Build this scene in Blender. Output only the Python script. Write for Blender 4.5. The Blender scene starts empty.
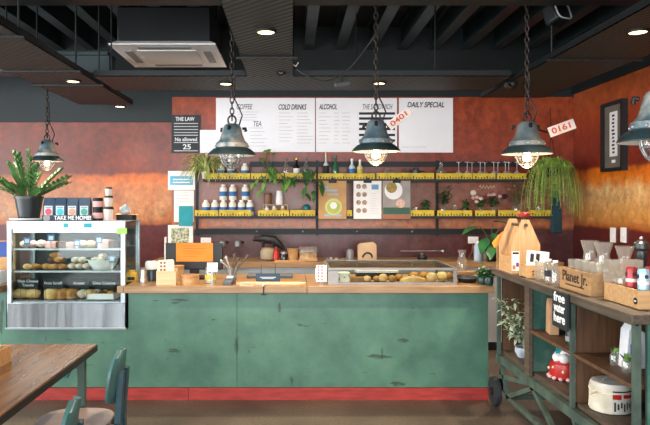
import bpy, bmesh, math, random
from mathutils import Vector, Matrix, Euler
random.seed(7)
PI=math.pi; R=math.radians
SC=bpy.context.scene; COL=SC.collection
F=632.0; CX=292.0; CY=201.0; CZ=1.6
def at(px,py,Y):
    s=F/Y; return Vector(((px-CX)/s,Y,CZ-(py-CY)/s))
def on(px,py,z):
    s=(py-CY)/(CZ-z); return Vector(((px-CX)/s,F/s,z))
def xs(px,Y): return (px-CX)*Y/F
def zs(py,Y): return CZ-(py-CY)*Y/F
# ------------------------------------------------------------ materials
def lin(c):
    c/=255.0
    return c/12.92 if c<=0.04045 else ((c+0.055)/1.055)**2.4
def rgb(h):
    if isinstance(h,str):
        h=h.lstrip('#'); h=[int(h[i:i+2],16) for i in (0,2,4)]
    return (lin(h[0]),lin(h[1]),lin(h[2]),1)
MATS={}
def base(name):
    m=bpy.data.materials.new(name); m.use_nodes=True
    nt=m.node_tree; b=nt.nodes['Principled BSDF']; return m,nt,b
def N(nt,t,**kw):
    n=nt.nodes.new(t)
    for k,v in kw.items():
        if k in n.inputs: n.inputs[k].default_value=v
        else: setattr(n,k,v)
    return n
def ramp(nt,stops,interp='LINEAR'):
    n=nt.nodes.new('ShaderNodeValToRGB'); e=n.color_ramp.elements
    n.color_ramp.interpolation=interp
    while len(e)>1: e.remove(e[-1])
    e[0].position=stops[0][0]; e[0].color=stops[0][1]
    for p,c in stops[1:]:
        x=e.new(p); x.color=c
    return n
def M(name,c,rough=.55,metal=0,c2=None,scale=8,bump=0,stretch=(1,1,1),lo=.35,hi=.65,detail=4,spec=.5):
    """procedural two-colour noise material"""
    if name in MATS: return MATS[name]
    m,nt,b=base(name); L=nt.links
    tc=N(nt,'ShaderNodeTexCoord'); mp=N(nt,'ShaderNodeMapping'); mp.inputs['Scale'].default_value=stretch
    L.new(tc.outputs['Object'],mp.inputs['Vector'])
    no=N(nt,'ShaderNodeTexNoise',Scale=scale,Detail=detail); L.new(mp.outputs[0],no.inputs['Vector'])
    ca=rgb(c); cb=rgb(c2) if c2 else tuple(min(1,x*.82) for x in ca[:3])+(1,)
    rp=ramp(nt,[(lo,ca),(hi,cb)]); L.new(no.outputs['Fac'],rp.inputs['Fac'])
    L.new(rp.outputs['Color'],b.inputs['Base Color'])
    b.inputs['Roughness'].default_value=rough; b.inputs['Metallic'].default_value=metal
    b.inputs['Specular IOR Level'].default_value=spec
    if bump:
        bp=N(nt,'ShaderNodeBump',Strength=bump,Distance=.01); L.new(no.outputs['Fac'],bp.inputs['Height']); L.new(bp.outputs[0],b.inputs['Normal'])
    MATS[name]=m; return m
def wood(name,c,c2,rough=.5,axis=0,scale=5):
    st=[9,9,9]; st[axis]=.9
    return M(name,c,rough,0,c2,scale,.15,tuple(st),.3,.7,6)
def glass(name,tint='ffffff',amt=.86,rough=.03,body=.0,lo=.02):
    if name in MATS: return MATS[name]
    m,nt,b=base(name); L=nt.links; nt.nodes.remove(b)
    out=[n for n in nt.nodes if n.type=='OUTPUT_MATERIAL'][0]
    tr=N(nt,'ShaderNodeBsdfTransparent'); t=rgb(tint); tr.inputs['Color'].default_value=tuple(x*.96 for x in t[:3])+(1,)
    gl=N(nt,'ShaderNodeBsdfGlossy',Roughness=rough)
    lw=N(nt,'ShaderNodeLayerWeight',Blend=.35)
    mr=N(nt,'ShaderNodeMapRange'); mr.inputs['To Min'].default_value=lo+body*.5; mr.inputs['To Max'].default_value=.38
    L.new(lw.outputs['Fresnel'],mr.inputs['Value'])
    mx=N(nt,'ShaderNodeMixShader'); L.new(mr.outputs[0],mx.inputs[0]); L.new(tr.outputs[0],mx.inputs[1]); L.new(gl.outputs[0],mx.inputs[2])
    if body:
        df=N(nt,'ShaderNodeBsdfTranslucent'); df.inputs['Color'].default_value=(.9,.9,.88,1); d2=N(nt,'ShaderNodeBsdfDiffuse'); d2.inputs['Color'].default_value=(.9,.9,.88,1)
        ad=N(nt,'ShaderNodeMixShader'); ad.inputs[0].default_value=.5; L.new(df.outputs[0],ad.inputs[1]); L.new(d2.outputs[0],ad.inputs[2])
        m2=N(nt,'ShaderNodeMixShader'); m2.inputs[0].default_value=body; L.new(mx.outputs[0],m2.inputs[1]); L.new(ad.outputs[0],m2.inputs[2]); L.new(m2.outputs[0],out.inputs['Surface'])
    else: L.new(mx.outputs[0],out.inputs['Surface'])
    MATS[name]=m; return m
def emit(name,c,s):
    if name in MATS: return MATS[name]
    m,nt,b=base(name); b.inputs['Base Color'].default_value=rgb(c)
    b.inputs['Emission Color'].default_value=rgb(c); b.inputs['Emission Strength'].default_value=s
    MATS[name]=m; return m
def bands(name,stops,wob=.10,streak=.5,rough=.38,metal=.0,sx=1.0):
    """painted wall: horizontal bands along world height, broken up with drips and patina"""
    m,nt,b=base(name); L=nt.links
    g=N(nt,'ShaderNodeNewGeometry'); sp=N(nt,'ShaderNodeSeparateXYZ'); L.new(g.outputs['Position'],sp.inputs[0])
    n1=N(nt,'ShaderNodeTexNoise',Scale=2.2,Detail=5); L.new(g.outputs['Position'],n1.inputs['Vector'])
    mp=N(nt,'ShaderNodeMapping'); mp.inputs['Scale'].default_value=(5*sx,5*sx,2.2); L.new(g.outputs['Position'],mp.inputs['Vector'])
    n2=N(nt,'ShaderNodeTexNoise',Scale=1.4,Detail=6); L.new(mp.outputs[0],n2.inputs['Vector'])
    ad=N(nt,'ShaderNodeMath',operation='MULTIPLY_ADD'); L.new(n1.outputs['Fac'],ad.inputs[0]); ad.inputs[1].default_value=wob; L.new(sp.outputs['Z'],ad.inputs[2])
    ad2=N(nt,'ShaderNodeMath',operation='MULTIPLY_ADD'); L.new(n2.outputs['Fac'],ad2.inputs[0]); ad2.inputs[1].default_value=wob*.9; L.new(ad.outputs[0],ad2.inputs[2])
    dv=N(nt,'ShaderNodeMath',operation='MULTIPLY_ADD'); L.new(ad2.outputs[0],dv.inputs[0]); dv.inputs[1].default_value=1/3.; dv.inputs[2].default_value=-wob*.95/3
    rp=ramp(nt,[(z/3.,rgb(c)) for z,c in stops]); L.new(dv.outputs[0],rp.inputs['Fac'])
    rp2=ramp(nt,[(z/3.,rgb(c)) for z,c in streak]); L.new(dv.outputs[0],rp2.inputs['Fac'])
    mx=N(nt,'ShaderNodeMix',data_type='RGBA')
    r3=ramp(nt,[(.40,(0,0,0,1)),(.66,(1,1,1,1))]); L.new(n2.outputs['Fac'],r3.inputs['Fac'])
    L.new(r3.outputs['Color'],mx.inputs[0]); L.new(rp.outputs['Color'],mx.inputs[6]); L.new(rp2.outputs['Color'],mx.inputs[7])
    n3=N(nt,'ShaderNodeTexNoise',Scale=13,Detail=10,Roughness=.7); L.new(g.outputs['Position'],n3.inputs['Vector'])
    r4=ramp(nt,[(.30,(.56,.56,.56,1)),(.68,(1.36,1.33,1.28,1))]); L.new(n3.outputs['Fac'],r4.inputs['Fac'])
    mu=N(nt,'ShaderNodeMix',data_type='RGBA',blend_type='MULTIPLY'); mu.inputs[0].default_value=1
    L.new(mx.outputs[2],mu.inputs[6]); L.new(r4.outputs['Color'],mu.inputs[7])
    L.new(mu.outputs[2],b.inputs['Base Color'])
    mr=N(nt,'ShaderNodeMapRange'); mr.inputs['To Min'].default_value=rough-.12; mr.inputs['To Max'].default_value=rough+.2; L.new(n3.outputs['Fac'],mr.inputs['Value']); L.new(mr.outputs[0],b.inputs['Roughness'])
    b.inputs['Metallic'].default_value=metal
    bp=N(nt,'ShaderNodeBump',Strength=.25,Distance=.012); L.new(n2.outputs['Fac'],bp.inputs['Height']); L.new(bp.outputs[0],b.inputs['Normal'])
    MATS[name]=m; return m
# ------------------------------------------------------------ mesh builder
class MB:
    def __init__(s): s.v=[]; s.f=[]; s.M=Matrix.Identity(4)
    def add(s,vs,fs):
        o=len(s.v); s.v+= [s.M@Vector(v) for v in vs]; s.f+=[[i+o for i in f] for f in fs]; return s
    def box(s,x0,x1,y0,y1,z0,z1):
        return s.add([(x0,y0,z0),(x1,y0,z0),(x1,y1,z0),(x0,y1,z0),(x0,y0,z1),(x1,y0,z1),(x1,y1,z1),(x0,y1,z1)],
          [[0,3,2,1],[4,5,6,7],[0,1,5,4],[1,2,6,5],[2,3,7,6],[3,0,4,7]])
    def cbox(s,c,d): return s.box(c[0]-d[0]/2,c[0]+d[0]/2,c[1]-d[1]/2,c[1]+d[1]/2,c[2]-d[2]/2,c[2]+d[2]/2)
    def lathe(s,prof,n=20,c=(0,0,0),cap=True,ax='z'):
        vs=[];fs=[]
        for r,z in prof:
            for k in range(n):
                a=2*PI*k/n; p=(r*math.cos(a),r*math.sin(a),z)
                if ax=='y': p=(p[0],p[2],p[1])
                if ax=='x': p=(p[2],p[0],p[1])
                vs.append((p[0]+c[0],p[1]+c[1],p[2]+c[2]))
        m=len(prof)
        for i in range(m-1):
            for k in range(n):
                k2=(k+1)%n; q=[i*n+k,i*n+k2,(i+1)*n+k2,(i+1)*n+k]
                fs.append(q if ax!='y' else q[::-1])
        if cap:
            a=list(range(n)); b=[(m-1)*n+k for k in range(n)]
            if prof[0][0]>1e-5: fs.append(a[::-1] if ax!='y' else a)
            if prof[-1][0]>1e-5: fs.append(b if ax!='y' else b[::-1])
        return s.add(vs,fs)
    def cyl(s,c,r,h,n=16,ax='z'): return s.lathe([(r,0),(r,h)],n,c,True,ax)
    def ball(s,c,r,n=14,sq=(1,1,1)):
        vs=[];fs=[];m=max(6,n//2+2)
        for i in range(m+1):
            t=PI*i/m
            for k in range(n):
                a=2*PI*k/n; vs.append((c[0]+r*sq[0]*math.sin(t)*math.cos(a),c[1]+r*sq[1]*math.sin(t)*math.sin(a),c[2]-r*sq[2]*math.cos(t)))
        for i in range(m):
            for k in range(n):
                k2=(k+1)%n; fs.append([i*n+k,i*n+k2,(i+1)*n+k2,(i+1)*n+k])
        return s.add(vs,fs)
    def tube(s,pts,r,n=8,closed=False):
        pts=[Vector(p) for p in pts]; vs=[];fs=[];m=len(pts)
        rs=r if isinstance(r,(list,tuple)) else [r]*m
        up=None
        for i,p in enumerate(pts):
            a=pts[(i-1)%m] if (closed or i>0) else p; b=pts[(i+1)%m] if (closed or i<m-1) else p
            d=(b-a).normalized()
            if up is None:
                up=Vector((0,0,1)) if abs(d.z)<.9 else Vector((1,0,0))
            u=d.cross(up).normalized(); w=u.cross(d).normalized(); up=w
            for k in range(n):
                t=2*PI*k/n; vs.append(p+(u*math.cos(t)+w*math.sin(t))*rs[i])
        for i in range(m if closed else m-1):
            j=(i+1)%m
            for k in range(n):
                k2=(k+1)%n; fs.append([i*n+k,i*n+k2,j*n+k2,j*n+k])
        if not closed:
            fs.append(list(range(n))[::-1]); fs.append([(m-1)*n+k for k in range(n)])
        return s.add(vs,fs)
    def prism(s,poly,d,axis='y',c=0):
        """polygon in (x,z) for axis y, (y,z) for axis x, (x,y) for z; thickness d centred at c"""
        n=len(poly); vs=[]
        for q in (c-d/2,c+d/2):
            for a,b in poly:
                vs.append((a,q,b) if axis=='y' else ((q,a,b) if axis=='x' else (a,b,q)))
        fs=[list(range(n)),list(range(n,2*n))[::-1]]+[[i,i+n,(i+1)%n+n,(i+1)%n] for i in range(n)]
        return s.add(vs,fs)
    def bar(s,a,b,w,h):
        a=Vector(a);b=Vector(b);d=(b-a).normalized(); up=Vector((0,0,1)) if abs(d.z)<.95 else Vector((0,1,0))
        u=d.cross(up).normalized(); v=u.cross(d).normalized()
        vs=[p+u*i*w/2+v*j*h/2 for p in (a,b) for i,j in ((-1,-1),(1,-1),(1,1),(-1,1))]
        return s.add(vs,[[0,1,2,3],[7,6,5,4],[0,4,5,1],[1,5,6,2],[2,6,7,3],[3,7,4,0]])
    def leaf(s,p,d,l,w,droop=.3,nrm=None,seg=4):
        p=Vector(p);d=Vector(d).normalized(); up=Vector((0,0,1))
        u=d.cross(up); u=u.normalized() if u.length>.05 else Vector((1,0,0))
        vs=[];fs=[]
        wd=[.12,.85,1,.62,.05] if seg==4 else [math.sin(PI*(.06+.93*i/seg))**.8 for i in range(seg+1)]
        for i in range(seg+1):
            t=i/seg; q=p+d*l*t-up*droop*l*t*t
            k=wd[i]*w/2; n=u.cross(d)
            vs+=[q-u*k+n*k*.25,q,q+u*k+n*k*.25]
        for i in range(seg):
            a=i*3; fs+=[[a,a+1,a+4,a+3],[a+1,a+2,a+5,a+4]]
        return s.add(vs,fs)
    def build(s,name,mat,parent=None,loc=None,rz=0,smooth=None,bev=0):
        me=bpy.data.meshes.new(name); me.from_pydata([tuple(v) for v in s.v],[],s.f); me.update()
        o=bpy.data.objects.new(name,me); COL.objects.link(o)
        bm=bmesh.new(); bm.from_mesh(me); bmesh.ops.recalc_face_normals(bm,faces=bm.faces)
        bm.to_mesh(me); bm.free()
        if mat: me.materials.append(mat)
        if smooth is None or smooth:
            for p in me.polygons: p.use_smooth=True
            try: me.set_sharp_from_angle(angle=R(38))
            except Exception: pass
        if bev:
            b=o.modifiers.new('bevel','BEVEL'); b.width=bev; b.segments=2; b.limit_method='ANGLE'
        if parent: o.parent=parent
        if loc is not None: o.location=loc
        o.rotation_euler.z=rz
        return o
def tag(o,label,cat,group=None):
    o['label']=label; o['category']=cat
    if group: o['group']=group
    return o
def struct(o): o['kind']='structure'; return o
def thing(name,label,cat,loc=(0,0,0),rz=0,group=None):
    o=bpy.data.objects.new(name,None); COL.objects.link(o); o.empty_display_size=.05
    o.location=loc; o.rotation_euler=(0,0,rz); return tag(o,label,cat,group)
def dup(r,loc,rz,label,group=None):
    c=r.copy(); COL.objects.link(c); c.location=loc; c.rotation_euler.z=rz; c['label']=label
    if group: c['group']=group
    for a in list(r.children):
        b=a.copy(); COL.objects.link(b); b.parent=c
        for e in list(a.children):
            d=e.copy(); COL.objects.link(d); d.parent=b
    return c
def text(name,s,size,mat,parent,loc,rot=(PI/2,0,0),align='CENTER',shear=0,width=None,space=1.0):
    cu=bpy.data.curves.new(name,'FONT'); cu.body=s; cu.size=size; cu.align_x=align; cu.align_y='CENTER'; cu.extrude=.0006; cu.offset=.022*size if name in ('lettering','digits','heading') else 0; cu.shear=shear; cu.space_line=space
    t=bpy.data.objects.new(name,cu); COL.objects.link(t)
    dg=bpy.context.evaluated_depsgraph_get(); me=bpy.data.meshes.new_from_object(t.evaluated_get(dg))
    bpy.data.objects.remove(t)
    if width:
        xsz=max(v.co.x for v in me.vertices)-min(v.co.x for v in me.vertices); k=width/xsz
        for v in me.vertices: v.co.x*=k
    me.materials.clear(); me.materials.append(mat)
    o=bpy.data.objects.new(name,me); COL.objects.link(o); o.location=loc; o.rotation_euler=rot
    if parent: o.parent=parent
    return o
ORD=['first','second','third','fourth','fifth','sixth','seventh','eighth','ninth','tenth','eleventh','twelfth','thirteenth','fourteenth']
# ------------------------------------------------------------ palette
black=M('black_paint','16181a',.5); blackm=M('black_metal','15191b',.5,.3)
steel=M('stainless_steel','8f979c',.24,.95,'7f878c',3,0,(.3,1,12)); alu=M('aluminium','a9adb0',.4,.7)
grey=M('grey_plastic','5c6166',.5); white=M('white_plastic','f2f1ee',.45,0,'e9e7e2'); paper=M('paper','ece9e6',.8,0,'e2dfdd',3)
cream=M('cream_paper','e8dcc2',.8); kraft=M('kraft_paper','b98f5f',.85,0,'a67d50',20)
tealp=M('teal_paint','2c6b74',.5); tealb=M('teal_bright','1f9aa6',.6); orangep=M('orange_paper','ff9838',.8); red=M('red_glaze','b3231f',.3)
yellow=M('ruler_yellow','d8bd2c',.55,0,'b79a22',14); bluel=M('blue_label','2f6fae',.6); pale=M('milk_white','efe9d8',.4)
pine=wood('pine','c9a070','ae8252',.55,0); pinez=wood('pine_upright','c6a074','ab845a',.55,2); ply=wood('pale_ply','dcb98f','cda67a',.6,0)
oak=wood('oak_top','a3805a','7f6040',.32,0,4); oldw=wood('old_wood','5c4c3d','3a3027',.65,1,5); brownp=wood('brown_board','634329','472e1b',.6,2,4)
soil=M('soil','2a1f18',.9); leafg=M('leaf_green','4c7c3e',.4,0,'2b5127',12); leafl=M('leaf_light','7da552',.5,0,'5c8a3e',9); leafd=M('leaf_dark','2a4f30',.4,0,'1c3b24',9)
leafy=M('leaf_variegated','d3d08a',.5,0,'9fb35c',16); leafs=M('leaf_sage','bcc7ae',.7,0,'9aaa90',18); stemm=M('stem','58603a',.7)
clear=glass('clear_glass'); clear2=glass('drinking_glass','f8f6f0',body=.13); pane=glass('case_glass','f2f7f5',lo=.004); stemw=glass('wine_glass_clear','f6f4ee',body=.5)
greeng=M('green_bottle','2c6a40',.12,0,spec=.8); darkg=M('dark_bottle','1c1814',.12,0,spec=.8); gold=M('gold_foil','c79a4a',.35,.7)
crust=M('bread_crust','c58b45',.75,0,'8a5526',22,.4); crustp=M('pale_bun','e6c384',.75,0,'c8965a',16,.3); choc=M('chocolate','5a3826',.7,0,'3d2418',20,.3); icing=M('icing','dccfbd',.6,0,'b59f86',18,.3); pinkc=M('pink_icing','d9a39a',.7,0,'b98377',18,.3)
inkd=M('ink','2a2b2e',.8); inkm=M('ink_grey','8f8d90',.8); inkl=M('ink_pale','d3cecf',.85); inkr=M('ink_red','c8503a',.8); wh=M('white_paint','f0f0ee',.7)
# ------------------------------------------------------------ room
YB=7.36; XR=3.27; XL=-5.2; YF=-2.6; ZC=3.62
def concrete():
    m,nt,b=base('polished_concrete'); L=nt.links
    g=N(nt,'ShaderNodeNewGeometry'); v=N(nt,'ShaderNodeTexVoronoi',Scale=70); L.new(g.outputs['Position'],v.inputs['Vector'])
    n=N(nt,'ShaderNodeTexNoise',Scale=1.6,Detail=8); L.new(g.outputs['Position'],n.inputs['Vector'])
    n4=N(nt,'ShaderNodeTexNoise',Scale=55,Detail=4); L.new(g.outputs['Position'],n4.inputs['Vector'])
    rp=ramp(nt,[(.3,rgb('423830')),(.7,rgb('63564a'))]); L.new(n.outputs['Fac'],rp.inputs['Fac'])
    r2=ramp(nt,[(.35,(.5,.5,.5,1)),(.65,(1.25,1.22,1.15,1))]); L.new(n4.outputs['Fac'],r2.inputs['Fac'])
    mu=N(nt,'ShaderNodeMix',data_type='RGBA',blend_type='MULTIPLY'); mu.inputs[0].default_value=.8
    L.new(rp.outputs[0],mu.inputs[6]); L.new(r2.outputs[0],mu.inputs[7]); L.new(mu.outputs[2],b.inputs['Base Color'])
    b.inputs['Roughness'].default_value=.42; return m
struct(MB().box(XL-.2,XR+.2,YF-.2,YB+.2,-.1,0).build('floor',concrete()))
roofm=M('black_roof','0c0e0f',.8); teald=M('dark_teal_paint','0f1c1f',.6,0,'0b1517',3); joistm=M('joist_grey','2f3d3f',.45,.2,'1f2c2e',4)
struct(MB().box(XL-.2,XR+.2,YF-.2,YB+.2,ZC,ZC+.1).build('ceiling',roofm))
wallm=bands('banded_wall_paint',[(0,'4a1514'),(1.315,'5c1c1a'),(1.335,'9a4d1f'),(1.40,'b56a34'),(1.62,'a9683f'),(1.80,'ad6434'),(1.84,'b9601f'),(1.90,'a5501c'),(1.93,'70301f'),(2.3,'7a3a2b'),(3,'804030')],
   .06,[(0,'3b1012'),(1.32,'561a18'),(1.34,'a8602c'),(1.46,'c08a5c'),(1.70,'b5764a'),(1.88,'b35a1c'),(1.93,'642a1e'),(2.4,'733428'),(3,'7f3a24')])
wallr=bands('banded_wall_paint_ochre',[(0,'4a1514'),(1.305,'5c1815'),(1.33,'a85420'),(1.40,'cd8c48'),(1.70,'d6a26a'),(1.78,'de7a22'),(1.93,'de6c14'),(1.96,'80260f'),(2.3,'923216'),(2.6,'a5481f'),(3,'b06030')],
   .06,[(0,'3b1012'),(1.31,'561a18'),(1.34,'9a5a28'),(1.46,'b8803f'),(1.74,'e0b980'),(1.86,'e07412'),(1.96,'74200f'),(2.4,'93351a'),(3,'a8582f')])
clad=bands('copper_patina_and_sheen',[(0,'3c1719'),(1.20,'4e2022'),(1.26,'5e2b2a'),(1.285,'b96a3e'),(1.42,'a2593f'),(1.60,'8a5648'),(1.84,'7d4638'),(1.92,'6d281b'),(2.3,'84321c'),(3,'95401f')],
   .08,[(0,'4a1c1c'),(1.22,'57302c'),(1.28,'6a3a30'),(1.33,'b9764e'),(1.60,'94604e'),(1.84,'8a4e3a'),(1.92,'7a2f1c'),(2.3,'963c1c'),(3,'a84c22')],.3)  # copper tones; pinkish stops between the shelves paint in reflected light
struct(MB().box(XL-.2,XR,YB,YB+.15,0,ZC).build('wall_back',wallm))
struct(MB().box(XR,XR+.15,YF,YB+.15,0,ZC).build('wall_right',wallr))
XP=xs(172,7.34)
struct(MB().box(XP,XR-.002,YB-.025,YB,0,zs(97,7.34)).build('trim_1',clad))
struct(MB().box(XL,XP-.001,YB-.03,YB,zs(122,7.33),ZC).build('trim_2',teald))
struct(MB().box(XP,XR-.001,YB-.03,YB,zs(97,7.33)+.001,ZC).build('trim_3',teald))
struct(MB().box(XR-.03,XR,YF,YB-.031,2.835,ZC).build('trim_4',teald))
plain=M('plaster_white','cfcac2',.8)
w=MB()
w.box(XL-.15,XL,YF,YB,0,.5).box(XL-.15,XL,YF,YB,2.9,ZC).box(XL-.15,XL,YF,-1.6,.5,2.9).box(XL-.15,XL,5.6,YB,.5,2.9)
struct(w.build('wall_left',plain))
w=MB(); w.box(XL-.15,XR+.15,YF-.15,YF,0,.35).box(XL-.15,XR+.15,YF-.15,YF,3.0,ZC).box(XL,XL+.4,YF-.15,YF,.35,3.0).box(XR-.4,XR,YF-.15,YF,.35,3.0)
struct(w.build('wall_front',plain))
wf=MB()
for y in (-1.6,.8,3.2,5.56): wf.box(XL-.1,XL-.04,y,y+.06,.5,2.9)
wf.box(XL-.1,XL-.04,-1.6,5.6,.5,.56).box(XL-.1,XL-.04,-1.6,5.6,2.84,2.9); o=struct(wf.build('window_1',black))
wf=MB()
for x in (-4.8,-2.9,-1,.9,2.8): wf.box(x,x+.06,YF-.1,YF-.04,.35,3.0)
wf.box(-4.8,2.86,YF-.1,YF-.04,.35,.41).box(-4.8,2.86,YF-.1,YF-.04,2.94,3.0); struct(wf.build('window_2',black))
tn=5
x=-4.9
while x<3.1:
    j=MB(); j.box(x,x+.11,1.0,YB-.03,3.35,3.37).box(x+.045,x+.065,1.0,YB-.03,3.37,3.6).box(x,x+.11,1.0,YB-.03,3.6,3.62)
    struct(j.build('trim_%d'%tn,joistm)); tn+=1; x+=.36
j=MB(); j.box(XL,XR,4.12,4.3,2.93,2.96).box(XL,XR,4.2,4.22,2.96,3.32).box(XL,XR,4.12,4.3,3.32,3.35); struct(j.build('trim_%d'%tn,M('beam_black','12181a',.5,.2))); tn+=1
j=MB(); j.box(XL,-1.75,6.05,6.25,2.83,2.99).box(XL,-1.75,6.0,6.3,2.99,3.02); struct(j.build('trim_%d'%tn,joistm)); tn+=1
# ------------------------------------------------------------ suspended trays
def ribbed():
    m,nt,b=base('perforated_tray'); L=nt.links
    g=N(nt,'ShaderNodeNewGeometry'); wv=N(nt,'ShaderNodeTexWave',Scale=9.,bands_direction='DIAGONAL'); L.new(g.outputs['Position'],wv.inputs['Vector'])
    rp=ramp(nt,[(.3,rgb('131b1d')),(.7,rgb('232c2e'))]); L.new(wv.outputs['Fac'],rp.inputs['Fac']); L.new(rp.outputs[0],b.inputs['Base Color'])
    bp=N(nt,'ShaderNodeBump',Strength=.5,Distance=.01); L.new(wv.outputs['Fac'],bp.inputs['Height']); L.new(bp.outputs[0],b.inputs['Normal'])
    b.inputs['Roughness'].default_value=.5; b.inputs['Metallic'].default_value=.3; return m
trm=ribbed()
ZT=2.63
def tray(name,label,x0,x1,y0,y1,z,rods,alongx=False):
    t=thing(name,label,'ceiling tray',((x0+x1)/2,(y0+y1)/2,z),0,'suspended ceiling trays'); a=(x1-x0)/2; b=(y1-y0)/2
    MB().box(-a,a,-b,b,0,.006).build('tray_deck',trm,t)
    if alongx: MB().box(-a,a,-b,-b+.006,0,.05).build('side_lip',blackm,t); MB().box(-a,a,b-.006,b,0,.05).build('side_lip',blackm,t)
    else: MB().box(-a,-a+.006,-b,b,0,.05).build('side_lip',blackm,t); MB().box(a-.006,a,-b,b,0,.05).build('side_lip',blackm,t)
    for rx,ry in rods:
        MB().tube([(rx-(x0+x1)/2,ry-(y0+y1)/2,.0),(rx-(x0+x1)/2,ry-(y0+y1)/2,3.35-z)],.007,6).build('hanging_rod',blackm,t)
    for q in sorted(set(r[1] for r in rods)) if not alongx else []:
        MB().box(-a-.03,a+.03,q-(y0+y1)/2-.015,q-(y0+y1)/2+.015,-.012,0).build('strut',blackm,t)
    return t
tray('suspended_tray','long ribbed dark tray hung over the pastry case at the left',-2.27,-1.70,2.2,6.75,ZT,[(-1.71,5.0),(-2.26,5.0),(-1.71,5.6),(-2.26,5.6),(-1.71,3.95),(-2.26,3.95)])
tray('suspended_tray','narrow dark tray running from the top edge towards the counter, middle of ceiling',-.375,.01,2.0,5.25,ZT+.005,[(-.37,4.55),(.0,4.55)])
tray('suspended_tray','dark cross tray hung above the counter in front of the menu boards',-1.66,1.83,5.28,5.95,ZT+.012,[(-1.6,5.6),(.6,5.9),(1.2,5.3)],True)
tray('suspended_tray','long ribbed dark tray beside the right wall above the shelving trolley',1.88,2.52,1.9,6.3,ZT,[(1.89,4.6),(2.51,4.6)])
dl=emit('lamp_disc','ffd9a0',5)
def downlight(x,y,z,lab,pw=14):
    t=thing('downlight',lab,'downlight',(x,y,z-.012),0,'round recessed downlights')
    MB().lathe([(.052,.002),(.052,0),(.066,.0),(.066,.012)],20,cap=False).build('trim_ring',blackm,t); MB().cyl((0,0,.004),.051,.006,20).build('diffuser',dl,t)
    l=bpy.data.lights.new('downlight_beam','SPOT'); l.energy=pw*7; l.spot_size=R(130); l.spot_blend=.8; l.color=(1,.82,.6); l.shadow_soft_size=.05
    o=bpy.data.objects.new('downlight_beam',l); COL.objects.link(o); o.parent=t; o.location=(0,0,-.02)
for px,py,lab,zz in ((73,82,'lit downlight in the left tray, nearer of its two',ZT),(120,107,'lit downlight at the far end of the left tray',ZT),(266,33,'lit downlight in the narrow middle tray',ZT+.005),
   (226,84.5,'lit downlight in the cross tray just above the leftmost menu board',ZT+.012),(379,84,'lit downlight in the cross tray behind the middle lamp chain',ZT+.012),(530,83,'lit downlight in the cross tray near the right corner',ZT+.012),(638,33,'lit downlight in the right tray beside the right wall',ZT)):
    p=on(px,py,zz-.012); downlight(p.x,p.y,zz,lab,6 if px==120 else (24 if px==638 else 16))
# air conditioner
Yn=F/111.6; zc=2.99
t=thing('air_conditioner','white square cassette air conditioner under the dark ceiling','air conditioner',(xs(110,Yn)+.475,Yn+.43,zc))
MB().lathe([(.672,0),(.672,.012),(.60,.045)],4).build('face_panel',white,t,rz=PI/4,smooth=False)
MB().box(-.27,.27,-.27,.27,-.008,0).build('intake_grille',M('grille_grey','d2d1cb',.6,0,'e2e1dc',60,.0,(1,30,1)),t)
for k in range(4):
    a=k*PI/2; mb=MB(); mb.M=Matrix.Rotation(a,4,'Z'); mb.box(-.24,.24,.33,.40,-.006,0).build('louvre',M('louvre_grey','8f918f',.5),t)
MB().box(-.42,.42,-.40,.40,.045,.36).build('casing',blackm,t,bev=.01)
for sx in (-.38,.38): 
    for sy in (-.36,.36): MB().tube([(sx,sy,.3),(sx,sy,.62)],.008,6).build('threaded_rod',blackm,t)
# hanging speaker, cameras
p=at(557,14,4.6); t=thing('speaker','black loudspeaker with pale rim hanging at the top right','speaker',p,R(28))
mb=MB(); mb.M=Matrix.Rotation(R(-20),4,'X'); mb.box(-.075,.075,-.05,.07,-.075,.075).build('cabinet',blackm,t,bev=.02)
mb=MB(); mb.M=Matrix.Rotation(R(-20),4,'X'); mb.tube([(math.copysign(abs(math.cos(a))**.5,math.cos(a))*.072,-.055,math.copysign(abs(math.sin(a))**.5,math.sin(a))*.072) for a in [2*PI*i/24 for i in range(24)]],.006,6,True).build('rim',M('pale_rim','9aa0a0',.5),t)
MB().tube([(0,.0,.06),(.02,.03,.2),(.02,.03,3.35-p.z)],.012,6).build('bracket',blackm,t)
def camera_dome(p,lab,rz,cord=True):
    t=thing('security_camera',lab,'camera',p,rz); MB().cyl((0,0,.03),.035,2.63-p.z-.035,14).build('mount',blackm,t); MB().ball((0,0,0),.05,16).build('housing',blackm,t); MB().cyl((0,-.09,-.02),.022,.07,12,'y').build('lens',darkg,t)
    if cord: MB().tube([(.03,0,.03),(.08,-.02,.05),(.12,0,.03),(.14,.0,.06)],.005,6).build('cord',white,t)
camera_dome(at(281,70,5.1),'black ceiling camera with white cord under the narrow middle tray',0)
camera_dome(at(512,84,5.5),'black ceiling camera under the cross tray at right',R(-50),True)
p=at(342,85,5.4); t=thing('spotlight','small grey tube spotlight under the cross tray left of the middle chain','spotlight',(p.x,p.y,2.642)); MB().tube([(0,0,0),(0,0,-.04)],.008,6).build('stem',blackm,t); mb=MB().tube([(-.06,-.02,-.055),(.06,.02,-.03)],.018,10).build('body',grey,t)
tag(MB().tube([Vector((.015,5.0,2.66)).lerp(Vector((xs(376,4.75),4.75,2.86)),q/14.)-Vector((0,0,.22*math.sin(PI*q/14.))) for q in range(15)],.006,6).build('cable',black),'thin black cable sagging from the middle tray to the middle lamp chain','cable')
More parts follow.
